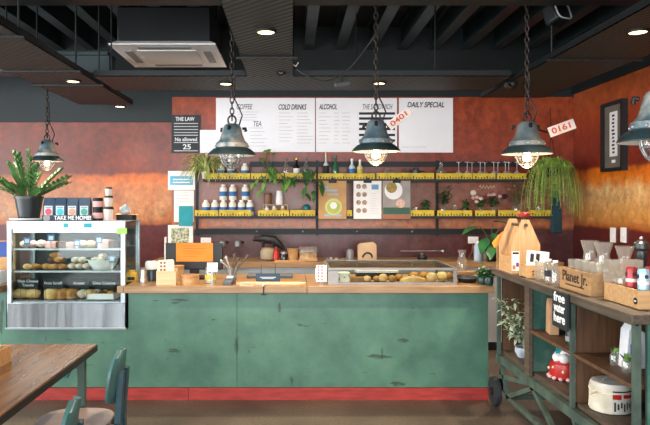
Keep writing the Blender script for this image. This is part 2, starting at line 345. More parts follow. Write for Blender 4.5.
# ------------------------------------------------------------ counter
def green_paint():
    m,nt,b=base('worn_green_paint'); L=nt.links
    g=N(nt,'ShaderNodeNewGeometry')
    n=N(nt,'ShaderNodeTexNoise',Scale=2.2,Detail=9,Roughness=.65); L.new(g.outputs['Position'],n.inputs['Vector'])
    rp=ramp(nt,[(.28,rgb('2f5246')),(.5,rgb('446c5a')),(.72,rgb('578069'))]); L.new(n.outputs['Fac'],rp.inputs['Fac'])
    mp=N(nt,'ShaderNodeMapping'); mp.inputs['Scale'].default_value=(1.1,1,5); mp.inputs['Location'].default_value=(3.1,0,.7); L.new(g.outputs['Position'],mp.inputs['Vector'])
    n2=N(nt,'ShaderNodeTexNoise',Scale=3.1,Detail=7); L.new(mp.outputs[0],n2.inputs['Vector'])
    r2=ramp(nt,[(.665,(1,1,1,1)),(.70,(.22,.2,.18,1))]); L.new(n2.outputs['Fac'],r2.inputs['Fac'])
    mp3=N(nt,'ShaderNodeMapping'); mp3.inputs['Scale'].default_value=(9,1,1.5); L.new(g.outputs['Position'],mp3.inputs['Vector'])
    n3=N(nt,'ShaderNodeTexNoise',Scale=2.3,Detail=6); L.new(mp3.outputs[0],n3.inputs['Vector'])
    r3=ramp(nt,[(.69,(1,1,1,1)),(.72,(.3,.24,.2,1))]); L.new(n3.outputs['Fac'],r3.inputs['Fac'])
    a=N(nt,'ShaderNodeMix',data_type='RGBA',blend_type='MULTIPLY'); a.inputs[0].default_value=.8; L.new(rp.outputs[0],a.inputs[6]); L.new(r2.outputs[0],a.inputs[7])
    c=N(nt,'ShaderNodeMix',data_type='RGBA',blend_type='MULTIPLY'); c.inputs[0].default_value=.8; L.new(a.outputs[2],c.inputs[6]); L.new(r3.outputs[0],c.inputs[7])
    L.new(c.outputs[2],b.inputs['Base Color']); b.inputs['Roughness'].default_value=.42
    bp=N(nt,'ShaderNodeBump',Strength=.15,Distance=.01); L.new(n.outputs['Fac'],bp.inputs['Height']); L.new(bp.outputs[0],b.inputs['Normal']); return m
gp=green_paint()
XE=1.60; ZW=.925
CXL=xs(7,5.06); CXR=xs(125,5.06)
t=thing('service_counter','long green painted service counter with red kickboard','counter',(0,5.09,0))
XJ=xs(237,5.09)
MB().box(-3.4,XJ-.002,0,.03,.1,.575).box(CXR+.02,XJ-.002,0,.03,.575,.868).box(-3.4,CXL-.02,0,.03,.575,.868).build('front_panel',gp,t)
MB().box(XJ+.001,XE-.02,0,.03,.1,.868).build('front_panel',gp,t)
MB().box(XE-.05,XE-.021,.03,.7,.1,.868).build('end_panel',gp,t)
redk=M('red_kick_paint','a8342c',.5,0,'8a241f',6,.05,(1,1,6))
MB().box(-3.4,xs(188,5.08),-.01,.03,0,.097).build('kickboard',redk,t); MB().box(xs(188,5.08)+.004,XE-.02,-.01,.03,0,.097).build('kickboard',redk,t)
MB().box(-3.4,XE-.05,.3,.32,.1,.868).box(CXR+.01,CXR+.03,.03,.7,.1,.868).build('carcass',black,t)
WL=xs(117,5.0)
tag(MB().box(WL,CXR+.005,5.0,5.055,.87,ZW).box(CXR+.006,xs(307,5.0),5.0,5.86,.87,ZW).build('worktop',oak,bev=.004),'oak worktop on the left half of the green counter','worktop')
tag(MB().box(xs(307,5.0)+.003,XE,5.0,5.86,.87,ZW).build('worktop',oak,bev=.004),'oak worktop under the long glass bread case','worktop')
tag(MB().box(-3.4,CXL-.03,5.0,5.7,.87,ZW).build('worktop',oak,bev=.004),'oak worktop left of the pastry case at the frame edge','worktop')
# ------------------------------------------------------------ pastry case
def boxf(mb,x0,x1,y0,y1,z0,z1): return mb.box(x0,x1,y0,y1,z0,z1)
D=.50; Wd=CXR-CXL; zb=.578; zt=1.432
t=thing('display_case','stainless steel glass pastry display case at the left end of the counter','display case',(CXL,5.06,zb))
H=zt-zb
o_=MB(); o_.box(0,Wd,0,D,0,.205).build('base_cabinet',M('base_steel_reflections','b4bbc0',.18,.95,'8e9499',2.2,.9,(3.2,1,.25),detail=2),t,bev=.003)  # vertical light and dark streaks paint room reflections into the steel
MB().box(-.01,Wd+.01,-.012,0,-.003,.01).build('base_lip',alu,t)
zw=M('case_frame_white','b4bdc2',.35,.75)
for x in (0,Wd-.034): MB().box(x,x+.034,0,.03,.205,H).build('front_post',zw,t)
for x in (0,Wd-.03): MB().box(x,x+.03,D-.03,D,.205,H).build('rear_post',zw,t)
MB().box(0,Wd,0,D,H,H+.006).box(0,Wd,-.002,.0,H-.055,H+.006).build('top_panel',zw,t)
MB().box(.045,Wd-.045,.004,.03,H-.085,H-.035).build('light_hood',M('hood_white','eef2f4',.4),t)
dark=M('case_interior','1f2c30',.5)
MB().box(.03,Wd-.03,D-.012,D-.006,.205,H).build('back_panel',dark,t)
MB().box(.045,Wd-.045,.008,.014,.215,H-.08).build('front_glass',pane,t)
MB().box(Wd-.012,Wd-.006,.03,D-.03,.205,H-.01).build('side_glass',pane,t); MB().box(.006,.012,.03,D-.03,.205,H-.01).build('side_glass',pane,t)
MB().box(.04,Wd-.04,.016,D-.02,.205,.222).build('floor_tray',steel,t)
for zz in (1.035,1.215):
    s_=MB().box(.035,Wd-.035,.05,D-.02,zz-zb-.008,zz-zb).build('glass_shelf',glass('shelf_glass','e6f2ee',body=.05),t)
    MB().box(.035,Wd-.035,.042,.05,zz-zb-.012,zz-zb+.002).build('shelf_edge',alu,s_)
for px,w_,c in ((66,5,tealb),(88,8,tealb)): MB().box(xs(px,5.06)-CXL-w_/250.,xs(px,5.06)-CXL+w_/250.,-.004,-.002,H-.045,H-.010).build('sticker',c,t)
q=MB().box(xs(117,5.06)-CXL,xs(127,5.06)-CXL,-.0045,-.0025,zs(234,5.06)-zb,zs(228,5.06)-zb).build('green_sticker',M('lime_paper','a3cf6b',.8),t)
# case light
l=bpy.data.lights.new('case_tube','AREA'); l.shape='RECTANGLE'; l.size=Wd-.15; l.size_y=.03; l.energy=2.6; l.color=(.98,.99,1)
o=bpy.data.objects.new('case_tube',l); COL.objects.link(o); o.parent=t; o.location=(Wd/2,.10,H-.09)
# pastries
def lump(kind,w,d,h,mat,seed):
    rnd=random.Random(seed); mb=MB()
    if kind=='roll':
        mb.ball((0,0,h*.46),.5,14,(w,d,h*.95))
    elif kind=='scroll':
        mb.lathe([(.0,0),(w*.48,0),(w*.52,h*.4),(w*.48,h*.85),(w*.36,h),(w*.30,h*.9),(w*.2,h*1.02),(w*.1,h*.92),(0,h)],16)
    elif kind=='slice':
        mb.box(-w/2,w/2,-d/2,d/2,0,h*.82).box(-w/2+.003,w/2-.003,-d/2+.003,d/2-.003,h*.82,h)
    elif kind=='crescent':
        pts=[]; rs=[]
        for i in range(9):
            a=PI*(.1+.8*i/8); pts.append((math.cos(a)*w*.42,-math.sin(a)*d*.5+d*.3,h*.38)); rs.append(h*.38*(.35+.75*math.sin(PI*i/8)))
        mb.tube(pts,rs,10)
    elif kind=='long':
        mb.tube([(-w/2,0,h*.4),(-w*.42,0,h*.45),(-w*.2,0,h*.5),(w*.2,0,h*.5),(w*.42,0,h*.45),(w/2,0,h*.4)],[h*.15,h*.38,h*.5,h*.5,h*.38,h*.15],12)
    if kind!='slice':
        for v in mb.v: v+=Vector((rnd.uniform(-1,1),rnd.uniform(-1,1),rnd.uniform(-.6,.6)))*.05*min(w,h)
        mz=min(v.z for v in mb.v)
        for v in mb.v: v.z-=mz
    return mb
def pastry(name,lab,cat,loc,kind,w,d,h,mat,rz=0,grp=None,seed=0):
    o=lump(kind,w,d,h,mat,seed).build(name,mat,None,loc,rz); return tag(o,lab,cat,grp)
def cx(px,Y=5.25): return xs(px,Y)
Yc=5.22
tops=[('muffin','roll',26,.07,.06,icing),('muffin','roll',35,.08,.06,pinkc),('muffin','roll',43,.08,.065,icing),('cake_slice','slice',54,.09,.05,pinkc),('cake_slice','slice',64,.09,.05,choc),('cake_slice','slice',72,.07,.045,pinkc),('muffin','roll',84,.09,.06,icing),('muffin','roll',92,.08,.06,crustp),('cake_slice','slice',106,.09,.065,pinkc),('cake_slice','slice',114,.05,.06,choc)]
for i,(nm,k,px,w_,h_,mt) in enumerate(tops):
    pastry(nm,'%s on the top glass shelf of the pastry case, %s from the left'%({'muffin':'pale muffin','cake_slice':'square cake slice'}[nm],ORD[i]),nm.split('_')[-1] if nm!='cake_slice' else 'cake slice',(cx(px),Yc,1.216),k,w_,.09,h_,mt,random.uniform(-.1,.1),'cakes on the top shelf',i)
mids=[(30,.06,crustp,0,1),(38,.07,crust,0,2),(48,.09,crust,0,3),(56,.09,crust,0,4),(64,.08,crust,0,5),(54,.09,choc,.05,6),(61,.08,crust,.055,7),(57,.08,crust,.095,8)]
for i,(px,w_,mt,dz,sd) in enumerate(mids):
    pastry('croissant',('brown croissant heaped on the middle shelf, %s of the heap'%['lower left end','second along the bottom','third along the bottom','middle of the bottom','right end of the bottom','left of the upper row','right of the upper row','topmost'][i]),'pastry',(cx(px),Yc+.01*(i%3),1.036+dz),'crescent',w_+.03,.09,.06,mt,random.uniform(-.5,.5),'croissants on the middle shelf',sd)
for i,(px,dz) in enumerate(((74,0),(81,0),(88,0),(77,.05),(84,.05))):
    pastry('sugared_bun','white sugared bun in the middle shelf pile, %s'%['left end of the bottom row','middle of the bottom row','right end of the bottom row','upper left','upper right'][i],'bun',(cx(px),Yc,1.036+dz),'roll',.075,.09,.055,icing,0,'sugared buns on the middle shelf',30+i)
bots=[(22,'long',.13,crustp),(33,'long',.11,crustp),(52,'scroll',.10,crustp),(63,'scroll',.09,crust),(72,'scroll',.09,crust),(83,'roll',.085,icing),(90,'roll',.08,crustp),(97,'roll',.08,icing)]
for i,(px,k,w_,mt) in enumerate(bots):
    pastry({'long':'filled_roll','scroll':'pastry_scroll','roll':'scone'}[k],'%s on the floor of the pastry case, %s from the left'%({'long':'long filled roll','scroll':'coiled pastry scroll','roll':'floury scone'}[k],ORD[i]),{'long':'roll','scroll':'pastry','roll':'scone'}[k],(cx(px+2),Yc-.02,.801),k,w_+.015,.10,.075,mt,0,'breads on the case floor',50+i)
def bowl(lab,loc,r,h,mt,food,foodname,foodcat,n):
    t=thing('serving_bowl',lab,'bowl',loc); MB().lathe([(r*.55,0),(r*.62,.003),(r*.9,h*.6),(r,h),(r*.96,h),(r*.86,h*.6),(r*.55,.012),(0,.010)],24).build('bowl_body',mt,t); 
    return t
bowl('white bowl of iced buns on the middle shelf of the pastry case',(cx(104),Yc,1.036),.125,.085,white,0,0,0,0)
for i in range(5):
    a=i*2*PI/4; rr=.06 if i<4 else 0
    pastry('iced_bun',['iced bun at the right in the white bowl','iced bun at the back in the white bowl','iced bun at the left in the white bowl','iced bun at the front of the white bowl','iced bun on top in the white bowl'][i],'bun',(cx(104)+rr*math.cos(a),Yc+rr*math.sin(a),1.036+(.055 if i<4 else .085)),'roll',.075,.075,.05,icing,0,'buns in the white bowl',70+i)
bx_=thing('serving_tray','deep white tray of nut cookies on the case floor, right','tray',(cx(106),Yc-.03,.801)); MB().box(-.11,.11,-.09,.09,0,.005).box(-.11,.11,-.09,-.085,0,.05).box(-.11,.11,.085,.09,0,.05).box(-.11,-.105,-.09,.09,0,.05).box(.105,.11,-.09,.09,0,.05).build('tray_body',white,bx_)
for i in range(6):
    pastry('cookie','brown cookie in the deep white tray, %s'%['front left','front middle','front right','back left','back middle','back right'][i],'cookie',(cx(106)-.065+.065*(i%3),Yc-.065+.07*(i//3),.81),'roll',.07,.07,.06,choc if i%2 else crust,0,'cookies in the white tray',80+i)
tagb=M('price_tag_blue','3f86c4',.7)
for i,(px,py,zz) in enumerate(((27,241,1.216),(51,238,1.216),(77,243,1.216),(99,240,1.216),(112,259,1.036))):
    p=at(px,py,5.13); t=thing('price_tag','blue framed price tag in the pastry case, %s'%(['top shelf, leftmost','top shelf, second from left','top shelf, third from left','top shelf, rightmost','middle shelf, in front of the white bowl'][i]),'price tag',(p.x,p.y,zz),0,'blue price tags')
    h=p.z-zz; MB().box(-.028,.028,0,.002,h-.028,h+.028).build('tag_frame',tagb,t); MB().box(-.018,.018,-.001,0,h-.016,h+.016).build('tag_card',wh,t); MB().box(-.01,.01,.0,.002,0,h-.028).box(-.012,.012,-.015,.015,0,.003).build('tag_stand',clear2,t)
for i,(px,s1) in enumerate(((28,'Ham Cheese\nToastie'),(53,'Fruit Scroll'),(79,'Scones'),(104,'Choc Cookies'))):
    p=at(px,284,5.145); t=thing('menu_card','black chalk card with white handwriting on the case floor, %s from left'%ORD[i],'card',(p.x,p.y,.801),0,'black chalk cards')
    MB().box(-.08,.08,.0,.003,.085,.17).build('card',M('chalk_black','1d2327',.8),t); text('handwriting',s1,.032,wh,t,(0,-.001,.13)); [MB().box(q-.002,q+.002,.0,.003,0,.085).build('card_leg',clear2,t) for q in (-.06,.06)]
# ------------------------------------------------------------ things on the pastry case
zt2=zt+.006
def pot(r,h,mt,t,nm='pot'): return MB().lathe([(r*.72,0),(r*.97,h*.9),(r*1.04,h*.9),(r*1.04,h),(r*.94,h),(r*.9,h*.85),(0,h*.85)],22).build(nm,mt,t)
p=(xs(29,5.3),5.3,zt2)
o=thing('tray','round pale serving tray under the black plant pot','tray',p); MB().lathe([(.10,0),(.15,.008),(.155,.02),(.15,.02),(.1,.010),(0,.010)],24).build('tray_body',paper,o)
t=thing('potted_plant','glossy zz plant in a black pot on top of the pastry case','plant',(p[0],p[1],zt2+.0105)); pot(.115,.19,M('black_pot','1e2426',.4),t)
MB().cyl((0,0,.155),.1,.008,18).build('soil',soil,t)
st=MB(); lf=MB(); rnd=random.Random(3)
for i in range(24):
    a=rnd.uniform(0,2*PI); tilt=rnd.uniform(.2,1.15); L_=rnd.uniform(.22,.42); dx=math.cos(a)*math.sin(tilt); dy=math.sin(a)*math.sin(tilt)*.7; dzv=math.cos(tilt)
    pts=[(dx*L_*k/8.+dx*.05,dy*L_*k/8.+dy*.05,.16+dzv*L_*k/8.-.12*tilt*(k/8.)**2*L_) for k in range(9)]
    st.tube(pts,[.007-.0006*k for k in range(9)],6)
    for k in range(2,9):
        for sd in (-1,1):
            side=Vector((-dy,dx,.25*sd))*sd; d=(Vector((dx,dy,dzv))*.7+side.normalized()*.8+Vector((0,0,.2)))
            lf.leaf(pts[k],d,.082,.032,.15)
    lf.leaf(pts[8],(dx,dy,dzv),.08,.026,.1)
st.build('stems',stemm,t); lf.build('foliage',leafg,t)
# sign strip and coffee bags
t=thing('sign','dark strip sign with white words TAKE ME HOME below the coffee bags','sign',(xs(68,5.14),5.12,zt2)); MB().box(-.205,.205,0,.012,0,.047).build('board',M('navy_card','26343c',.7),t); text('lettering','TAKE ME HOME!',.045,wh,t,(.045,-.001,.024),width=.30); MB().lathe([(.028,0),(.028,.002)],16,(-.165,-.003,.024),True,'y').build('badge',inkm,t)
navy=M('navy_bag','2c4358',.6,0,'22364a')
for i,(px,c,nm) in enumerate(((50,'d8465a','red'),(61.5,'2fb5c4','turquoise'),(73.5,'e8926e','peach'),(85.5,'3f9a86','green'))):
    t=thing('coffee_bag','navy coffee bag with a %s oval, standing on the pastry case'%nm,'coffee bag',(xs(px,5.2),5.2,zt2),0,'coffee bags for sale')
    mb=MB(); mb.add([(-.043,-.03,0),(.043,-.03,0),(.043,.03,0),(-.043,.03,0),(-.046,-.032,.13),(.046,-.032,.13),(.046,.032,.13),(-.046,.032,.13),(-.045,-.004,.19),(.045,-.004,.19),(.045,.004,.19),(-.045,.004,.19)],[[0,3,2,1],[0,1,5,4],[1,2,6,5],[2,3,7,6],[3,0,4,7],[4,5,9,8],[5,6,10,9],[6,7,11,10],[7,4,8,11],[8,9,10,11]])
    mb.build('bag',navy,t,smooth=False)
    MB().box(-.033,.033,-.0345,-.0325,.025,.122).build('label',M('label_pale','c9d4d6',.7),t); mb=MB(); mb.lathe([(.027,0),(.027,.002)],18,(0,-.037,.075),True,'y').build('emblem',M('emblem_'+nm,c,.6),t)
    MB().box(-.025,.025,-.0365,-.0345,.108,.113).box(-.02,.02,-.0365,-.0345,.034,.038).build('print',inkd,t)
for i in range(2):
    t=thing('tin','small black tin with pink label, %s of the pair by the paper cups'%('lower' if i==0 else 'upper'),'tin',(xs(98,5.2),5.2,zt2+i*.094),0,'pink label tins'); MB().lathe([(.04,0),(.041,.003),(.041,.088),(.038,.094)],20).build('tin_body',blackm,t); MB().lathe([(.0418,.02),(.0418,.066)],20,cap=False).build('label',M('pink_label','d9a6a4',.7),t)
zz=zt2
for i,(r,h) in enumerate(((.043,.115),(.038,.09),(.03,.07))):
    t=thing('paper_cup','white paper cup with black lid, %s of the stack of three on the case'%['bottom','middle','top'][i],'cup',(xs(108.5,5.2),5.2,zz),0,'stack of takeaway cups')
    MB().lathe([(r*.72,0),(r*.95,h*.84)],20).build('cup',M('cup_white','d9cfc6',.7,0,'cdb9ae'),t); MB().lathe([(r*1.03,h*.82),(r*1.03,h*.88),(r*.92,h*.9),(r*.9,h)],20).build('lid',black,t); zz+=h
t=thing('cardboard_box','low black box with pale flaps on the right of the pastry case','box',(xs(127,5.42),5.40,zt2),R(-8)); MB().box(-.07,.07,-.05,.05,0,.045).build('box_body',black,t); MB().add([(-.09,-.04,.046),(-.03,-.05,.047),(-.03,.05,.047),(-.09,.04,.055)],[[0,1,2,3]]).add([(.03,-.05,.047),(.11,-.03,.046),(.11,.03,.05),(.03,.05,.047)],[[0,1,2,3]]).build('flap',ply,t)
t=thing('ceramic_cup','blue and white tilted cup on the low black box','cup',(xs(124,5.40),5.40,zt2+.0475)); mb=MB(); mb.M=Matrix.Translation((0,0,.035))@Matrix.Rotation(R(62),4,'Y'); mb.lathe([(.02,-.03),(.036,-.02),(.04,.02),(.041,.04),(.037,.04),(.034,0),(0,-.02)],18).build('cup',M('denim_blue','6f93ad',.5,0,'d8dcdc',14),t)
# ------------------------------------------------------------ left of the case
zl=ZW
t=thing('cardboard_box','blue cardboard box at the left frame edge behind the pastry case','box',(-2.52,5.45,zl)); MB().box(-.12,.12,-.08,.08,0,.33).build('box_body',kraft,t); MB().box(-.121,.121,-.083,-.081,.2,.33).build('blue_band',M('deep_blue','1f3f8a',.6),t)
tag(MB().prism([(-.05,0),(.05,0),(.04,.42),(.0,.47),(-.05,.45)],.02,'x',0).build('serving_board',pine,None,(CXL-.07,5.4,zl)),'tall wooden board leaning against the left side of the pastry case','board')
t=thing('paper_stack','stack of white takeaway boxes at the left frame edge','box',(-2.46,5.2,zl)); MB().box(-.09,.09,-.07,.07,0,.1).build('carton',paper,t); MB().box(-.09,.09,-.072,-.07,.03,.05).build('red_stripe',red,t)
# ------------------------------------------------------------ pendant lamps
weath=M('weathered_blue_enamel','53696f',.5,.2,'a39f97',7,.3,lo=.40,hi=.52); weathb=M('worn_steel_blue','4a5f69',.5,.25,'7a8488',9,.3); weathg=M('worn_grey_enamel','59686e',.5,.25,'8a8a83',8,.3); weathd=M('dark_enamel','34464a',.4,.2,'22302f',7,.2); cable=M('rusty_chain','4d423b',.6,.6,'2a2523',30)
inner=M('enamel_white','e9e6dc',.4); tagmat=M('plate_white','d8cfc6',.5,0,'c7b8ab',12)
bulbm=emit('bulb_glow','ffcf8c',9); bulbo=M('bulb_frosted','d8d6cc',.3)
def lamp(px,py,Y,lab,top,lit,Rr=.182,en=8,body=weath,plate=None):
    c=at(px,py,Y); 
    t=thing('pendant_lamp',lab,'pendant lamp',c,0,'industrial pendant lamps'); k=Rr/.182
    MB().lathe([(.0,.235*k),(.042*k,.233*k),(.058*k,.222*k),(.070*k,.20*k),(.080*k,.15*k),(.095*k,.11*k),(.112*k,.092*k),(.122*k,.086*k),(.124*k,.056*k),(.116*k,.05*k)],28).build('housing',body,t)
    MB().lathe([(.114*k,.054*k),(.14*k,.044*k),(.168*k,.02*k),(.182*k,0),(.18*k,-.006*k)],32,cap=False).build('shade',weathd,t)
    MB().lathe([(.178*k,-.004*k),(.162*k,.014*k),(.13*k,.038*k),(.0,.036*k)],32,cap=False).build('reflector',inner,t)
    for i in range(10): a=2*PI*i/10; MB().ball((.123*k*math.cos(a),.123*k*math.sin(a),.065*k),.008*k,6).build('rivet',alu,t)
    if plate:
        px_,py_,pw,ph,pr,pt=plate; d=at(px_,py_,Y-.12)-c
        q=MB(); q.box(-pw/2,pw/2,0,.005,-ph/2,ph/2); q=q.build('number_plate',tagmat,t,d,0,bev=.001); q.rotation_euler=(0,-pr,0); q['label']='tilted white number plate with red digits'
        text('digits',pt,ph*.8,inkr,q,(0,-.001,0),width=pw*.72)
        MB().tube([(.09*k,0,.17*k),(d.x-pw*.3*math.cos(pr),d.y+.012,d.z-pw*.3*math.sin(pr)-.02),(d.x,d.y+.012,d.z)],.007,7).build('plate_arm',blackm,t)
    for i in range(3):
        a=2*PI*i/3+.4; MB().tube([(.085*k*math.cos(a),.085*k*math.sin(a),.2*k),(.105*k*math.cos(a),.105*k*math.sin(a),.205*k),(.11*k*math.cos(a),.11*k*math.sin(a),.18*k)],.012*k,7).build('clamp',blackm,t)
    cg=MB()
    for i in range(4):
        a=PI*i/4; cg.tube([(math.cos(a)*math.cos(b)*.088*k,math.sin(a)*math.cos(b)*.088*k,.02*k-math.sin(b)*.125*k) for b in [PI*j/14 for j in range(15)]],.0035*k,6)
    for zz,r in ((-.03*k,.083*k),(-.075*k,.06*k)): cg.tube([(math.cos(a)*r,math.sin(a)*r,zz) for a in [2*PI*j/20 for j in range(20)]],.0035*k,6,True)
    cg.build('wire_cage',alu,t)
    MB().lathe([(.06*k,.03*k),(.07*k,0),(.066*k,-.045*k),(.04*k,-.08*k),(0,-.09*k)],20,cap=False).build('glass_globe',clear,t)
    MB().lathe([(.018*k,.035*k),(.02*k,.0),(.034*k,-.03*k),(.03*k,-.05*k),(0,-.062*k)],14).build('bulb',bulbm if lit else bulbo,t)
    sh=MB().tube([(math.cos(a)*.03*k,0,.26*k+math.sin(a)*.035*k) for a in [2*PI*j/16 for j in range(16)]],.007*k,7,True).build('shackle',cable,t)
    ch=MB(); zz=.285*k; i=0; ztop=top-c.z
    while zz<ztop:
        pts=[]
        for j in range(12):
            a=2*PI*j/12; u=math.cos(a)*.014; w_=math.sin(a)*.028
            pts.append((u if i%2 else 0,0 if i%2 else u,zz+w_))
        ch.tube(pts,.005,6,True); zz+=.043; i+=1
    ch.build('chain',cable,t)
    MB().tube([(.05*k,.02,.22*k),(.075*k,.02,.30*k),(.05*k,.02,.36*k),(.02,.02,.42*k),(.018,.0,.6)],.006,6).build('cord',black,t)
    if lit:
        l=bpy.data.lights.new('bulb_light','POINT'); l.energy=en; l.color=(1,.78,.5); l.shadow_soft_size=.04; o=bpy.data.objects.new('bulb_light',l); COL.objects.link(o); o.parent=t; o.location=(0,0,-.11*k)
lamp(232,155,4.75,'weathered bell pendant lamp hanging before the left end of the bar shelves',3.35,False)
lamp(376,151,4.75,'weathered bell pendant lamp with lit bulb hanging before the middle menu board',3.35,True,en=5,body=weathb,plate=(399.5,118.5,.20,.065,R(38),'0401'))
lamp(527,153.5,4.75,'weathered bell pendant lamp with white inside hanging near the hanging fern',3.35,True,.188,en=4,body=weathg,plate=(562,128,.20,.075,R(20),'0161'))
lamp(47,161,6.4,'distant bell pendant lamp hanging behind the zz plant',2.99,True,.165,en=.5)
lamp(660,141,2.95,'close bell pendant lamp cut off by the right frame edge',3.35,False,.185)
# ------------------------------------------------------------ menu boards
menu=M('menu_white','f3f2f4',.5,0,'eceaee',2); YM=YB-.026-.012
def lines(mb,x0,x1,z0,z1,n,rnd,h=.006,y=-.0005):
    for i in range(n):
        z=z0+(z1-z0)*i/max(1,n-1); e=x0+(x1-x0)*rnd.uniform(.55,1); mb.box(x0,e,y-.0008,y,z-h/2,z+h/2)
def board(x0,x1,y0,y1,lab,heads,cols,bars=False,blank=False):
    X0,X1=xs(x0,YM),xs(x1,YM); Z0,Z1=zs(y1,YM),zs(y0,YM); rnd=random.Random(x0)
    t=thing('menu_board',lab,'menu board',((X0+X1)/2,YM,Z0),0,'white menu boards'); hw=(X1-X0)/2
    MB().box(-hw,hw,0,.012,0,Z1-Z0).build('board',menu,t)
    for s_,px,py,wpx,mt in heads:
        text('heading',s_,.085,mt,t,(xs(px,YM)-(X0+X1)/2,-.001,zs(py,YM)-Z0),shear=.25,width=wpx*YM/F)
    mb=MB()
    for a,b,c,d,n in cols: lines(mb,xs(a,YM)-(X0+X1)/2,xs(b,YM)-(X0+X1)/2,zs(c,YM)-Z0,zs(d,YM)-Z0,n,rnd)
    if mb.v: mb.build('fine_print',inkl,t)['kind']='stuff'
    if bars:
        for py in (113.5,118.5,124,129,135,140.5):
            MB().box(xs(359,YM)-(X0+X1)/2,xs(395,YM)-(X0+X1)/2,-.002,0,zs(py+1.2,YM)-Z0,zs(py-1.2,YM)-Z0).build('black_strip',inkd,t)
board(216,315,98,152,'white menu board for coffee and cold drinks, leftmost of the three',[('COFFEE',244,107,16,inkm),('COLD DRINKS',292,107.3,28,inkd),('TEA',257,124,8,inkm)],[(238,260,112,120,4),(250,268,128,146,6),(279,294,113,141,9),(297,313,113,143,10)])
board(316,397,98,152,'white menu board for alcohol with black strips, middle one',[('ALCOHOL',328,107,18,inkd),('THE SANDWICH',377,107,30,inkm)],[(319,332,113,143,9),(334,340,113,143,9),(342,352,113,143,9)],True)
board(399,453,98,152.5,'nearly blank white menu board headed daily special, rightmost',[('DAILY SPECIAL',425.5,105,37,inkd)],[(402,446,147,147.2,1)])
tag(MB().box(xs(200,YM),xs(233,YM),YM-.006,YM-.001,zs(153,YM),zs(130,YM)).build('poster',menu),'blank white sheet behind the spider plant and left lamp','poster')
# the law sign
t=thing('sign','black sign headed THE LAW on the red wall beside the shelves','sign',at(186,153,YM)); k=YM/F
MB().box(-14.5*k,14.5*k,0,.01,0,38*k).build('board',M('slate_black','20282c',.6),t)
text('lettering','THE LAW',5.4*k,wh,t,(-1*k,-.001,33.8*k),width=19*k); text('lettering','No allowed',5*k,wh,t,(0,-.001,13.5*k),width=22*k); text('lettering','25',7*k,wh,t,(1*k,-.001,6*k),width=8*k)
mb=MB()
for q in (29.5,): mb.box(-12*k,12*k,-.001,0,(q-.4)*k,(q+.4)*k)
mb.build('rule_line',inkl,t)
for q in (26.5,23.5,20.5,17.8,10.5,2.2): MB().box(-12*k,12*k,-.001,0,(q-.4)*k,(q+.4)*k).build('rule_line',inkl,t)
# notices at left of shelves
t=thing('notice','white notice with a blue band pinned left of the shelves','notice',at(182,190,YM)); MB().box(-14*k,13*k,0,.004,0,19*k).build('sheet',paper,t); MB().box(-12*k,11*k,-.0012,0,5*k,14*k).build('blue_band',M('notice_blue','5fb0d0',.7),t); mb=MB(); [mb.box(-9*k,8*k,-.002,-.0012,q*k,(q+1.2)*k) for q in (7,10,16)]; mb.build('print',paper,t)
t=thing('notice','plain white notice hanging below the blue banded one','notice',at(184,222,YM)); MB().box(-10*k,10*k,-.004,0,0,31.5*k).build('sheet',paper,t); mb=MB(); [mb.box(-7*k,5*k,-.0052,-.004,q*k,(q+.6)*k) for q in (20,23,26,29)]; mb.build('print',inkl,t)
tag(MB().box(xs(179,YM),xs(193,YM),YM-.012,YM-.006,zs(226,YM),zs(206,YM)).build('poster',tealb),'plain teal card over the white notice','poster')
t=thing('picture','white framed photo of flowers left of the orange note','picture',at(180,246,YM)); MB().box(-12*k,13*k,0,.014,0,21*k).build('frame',white,t); MB().box(-9*k,9*k,-.002,0,3*k,18*k).build('photo',M('flower_photo','5f7a4a',.6,0,'d9d5c0',35,lo=.4,hi=.6),t)
# ------------------------------------------------------------ bar shelves
t=thing('wall_rack','black steel wall rack of uprights and rails behind the bar','rack',(0,YB-.025,0))
for px in (197,317,437): MB().box(xs(px,7.32)-.014,xs(px,7.32)+.014,-.03,0,1.2,2.07).build('upright',blackm,t)
dk=M('rail_steel','171c1e',.5,.3)
MB().box(xs(195,7.3),xs(497,7.3),-.045,-.03,1.215,1.28).build('rail',dk,t); MB().box(xs(250,7.3),xs(527,7.3),-.045,-.03,1.995,2.055).build('rail',dk,t)
mb=MB(); [mb.ball((xs(q,7.3),-.047,1.25),.012,8) for q in (257,303,357,412,467)]; mb.build('bolts',alu,t)
SZ1,SZ2=1.85,1.436
def shelf(lab,p0,p1,z,segs):
    t=thing('shelf',lab,'shelf',(0,7.08,z)); MB().box(xs(p0,7.08),xs(p1,7.08),0,.205,-.034,0).build('board',M('black_board','1f2122',.6),t)
    for a,b in segs:
        r_=MB().box(xs(a,7.08),xs(b,7.08),-.006,-.0005,-.004,.062+random.uniform(-.003,.003)).build('ruler_edge',yellow,t)
        mb=MB(); x=xs(a,7.08)+.03; i=0
        while x<xs(b,7.08)-.02:
            h=.028 if i%4==0 else .016
            mb.box(x-.006,x+.006,-.0072,-.006,.0 ,h); x+=.032; i+=1
        if mb.v: mb.build('tick_marks',inkd,r_)
shelf('upper bar shelf edged with yellow folding rulers',203,526,SZ1,[(204,250),(251,284),(285,316),(318,375),(376.5,434),(436,472),(473,495),(497,526)])
shelf('lower bar shelf edged with yellow folding rulers',195,552,SZ2,[(195,218),(219,251),(258,289),(290,315),(318,352),(353,409),(410,434),(437,472),(475,495),(498,520),(530,552)])
YS=7.17
def sx(px,Y=YS): return xs(px,Y)
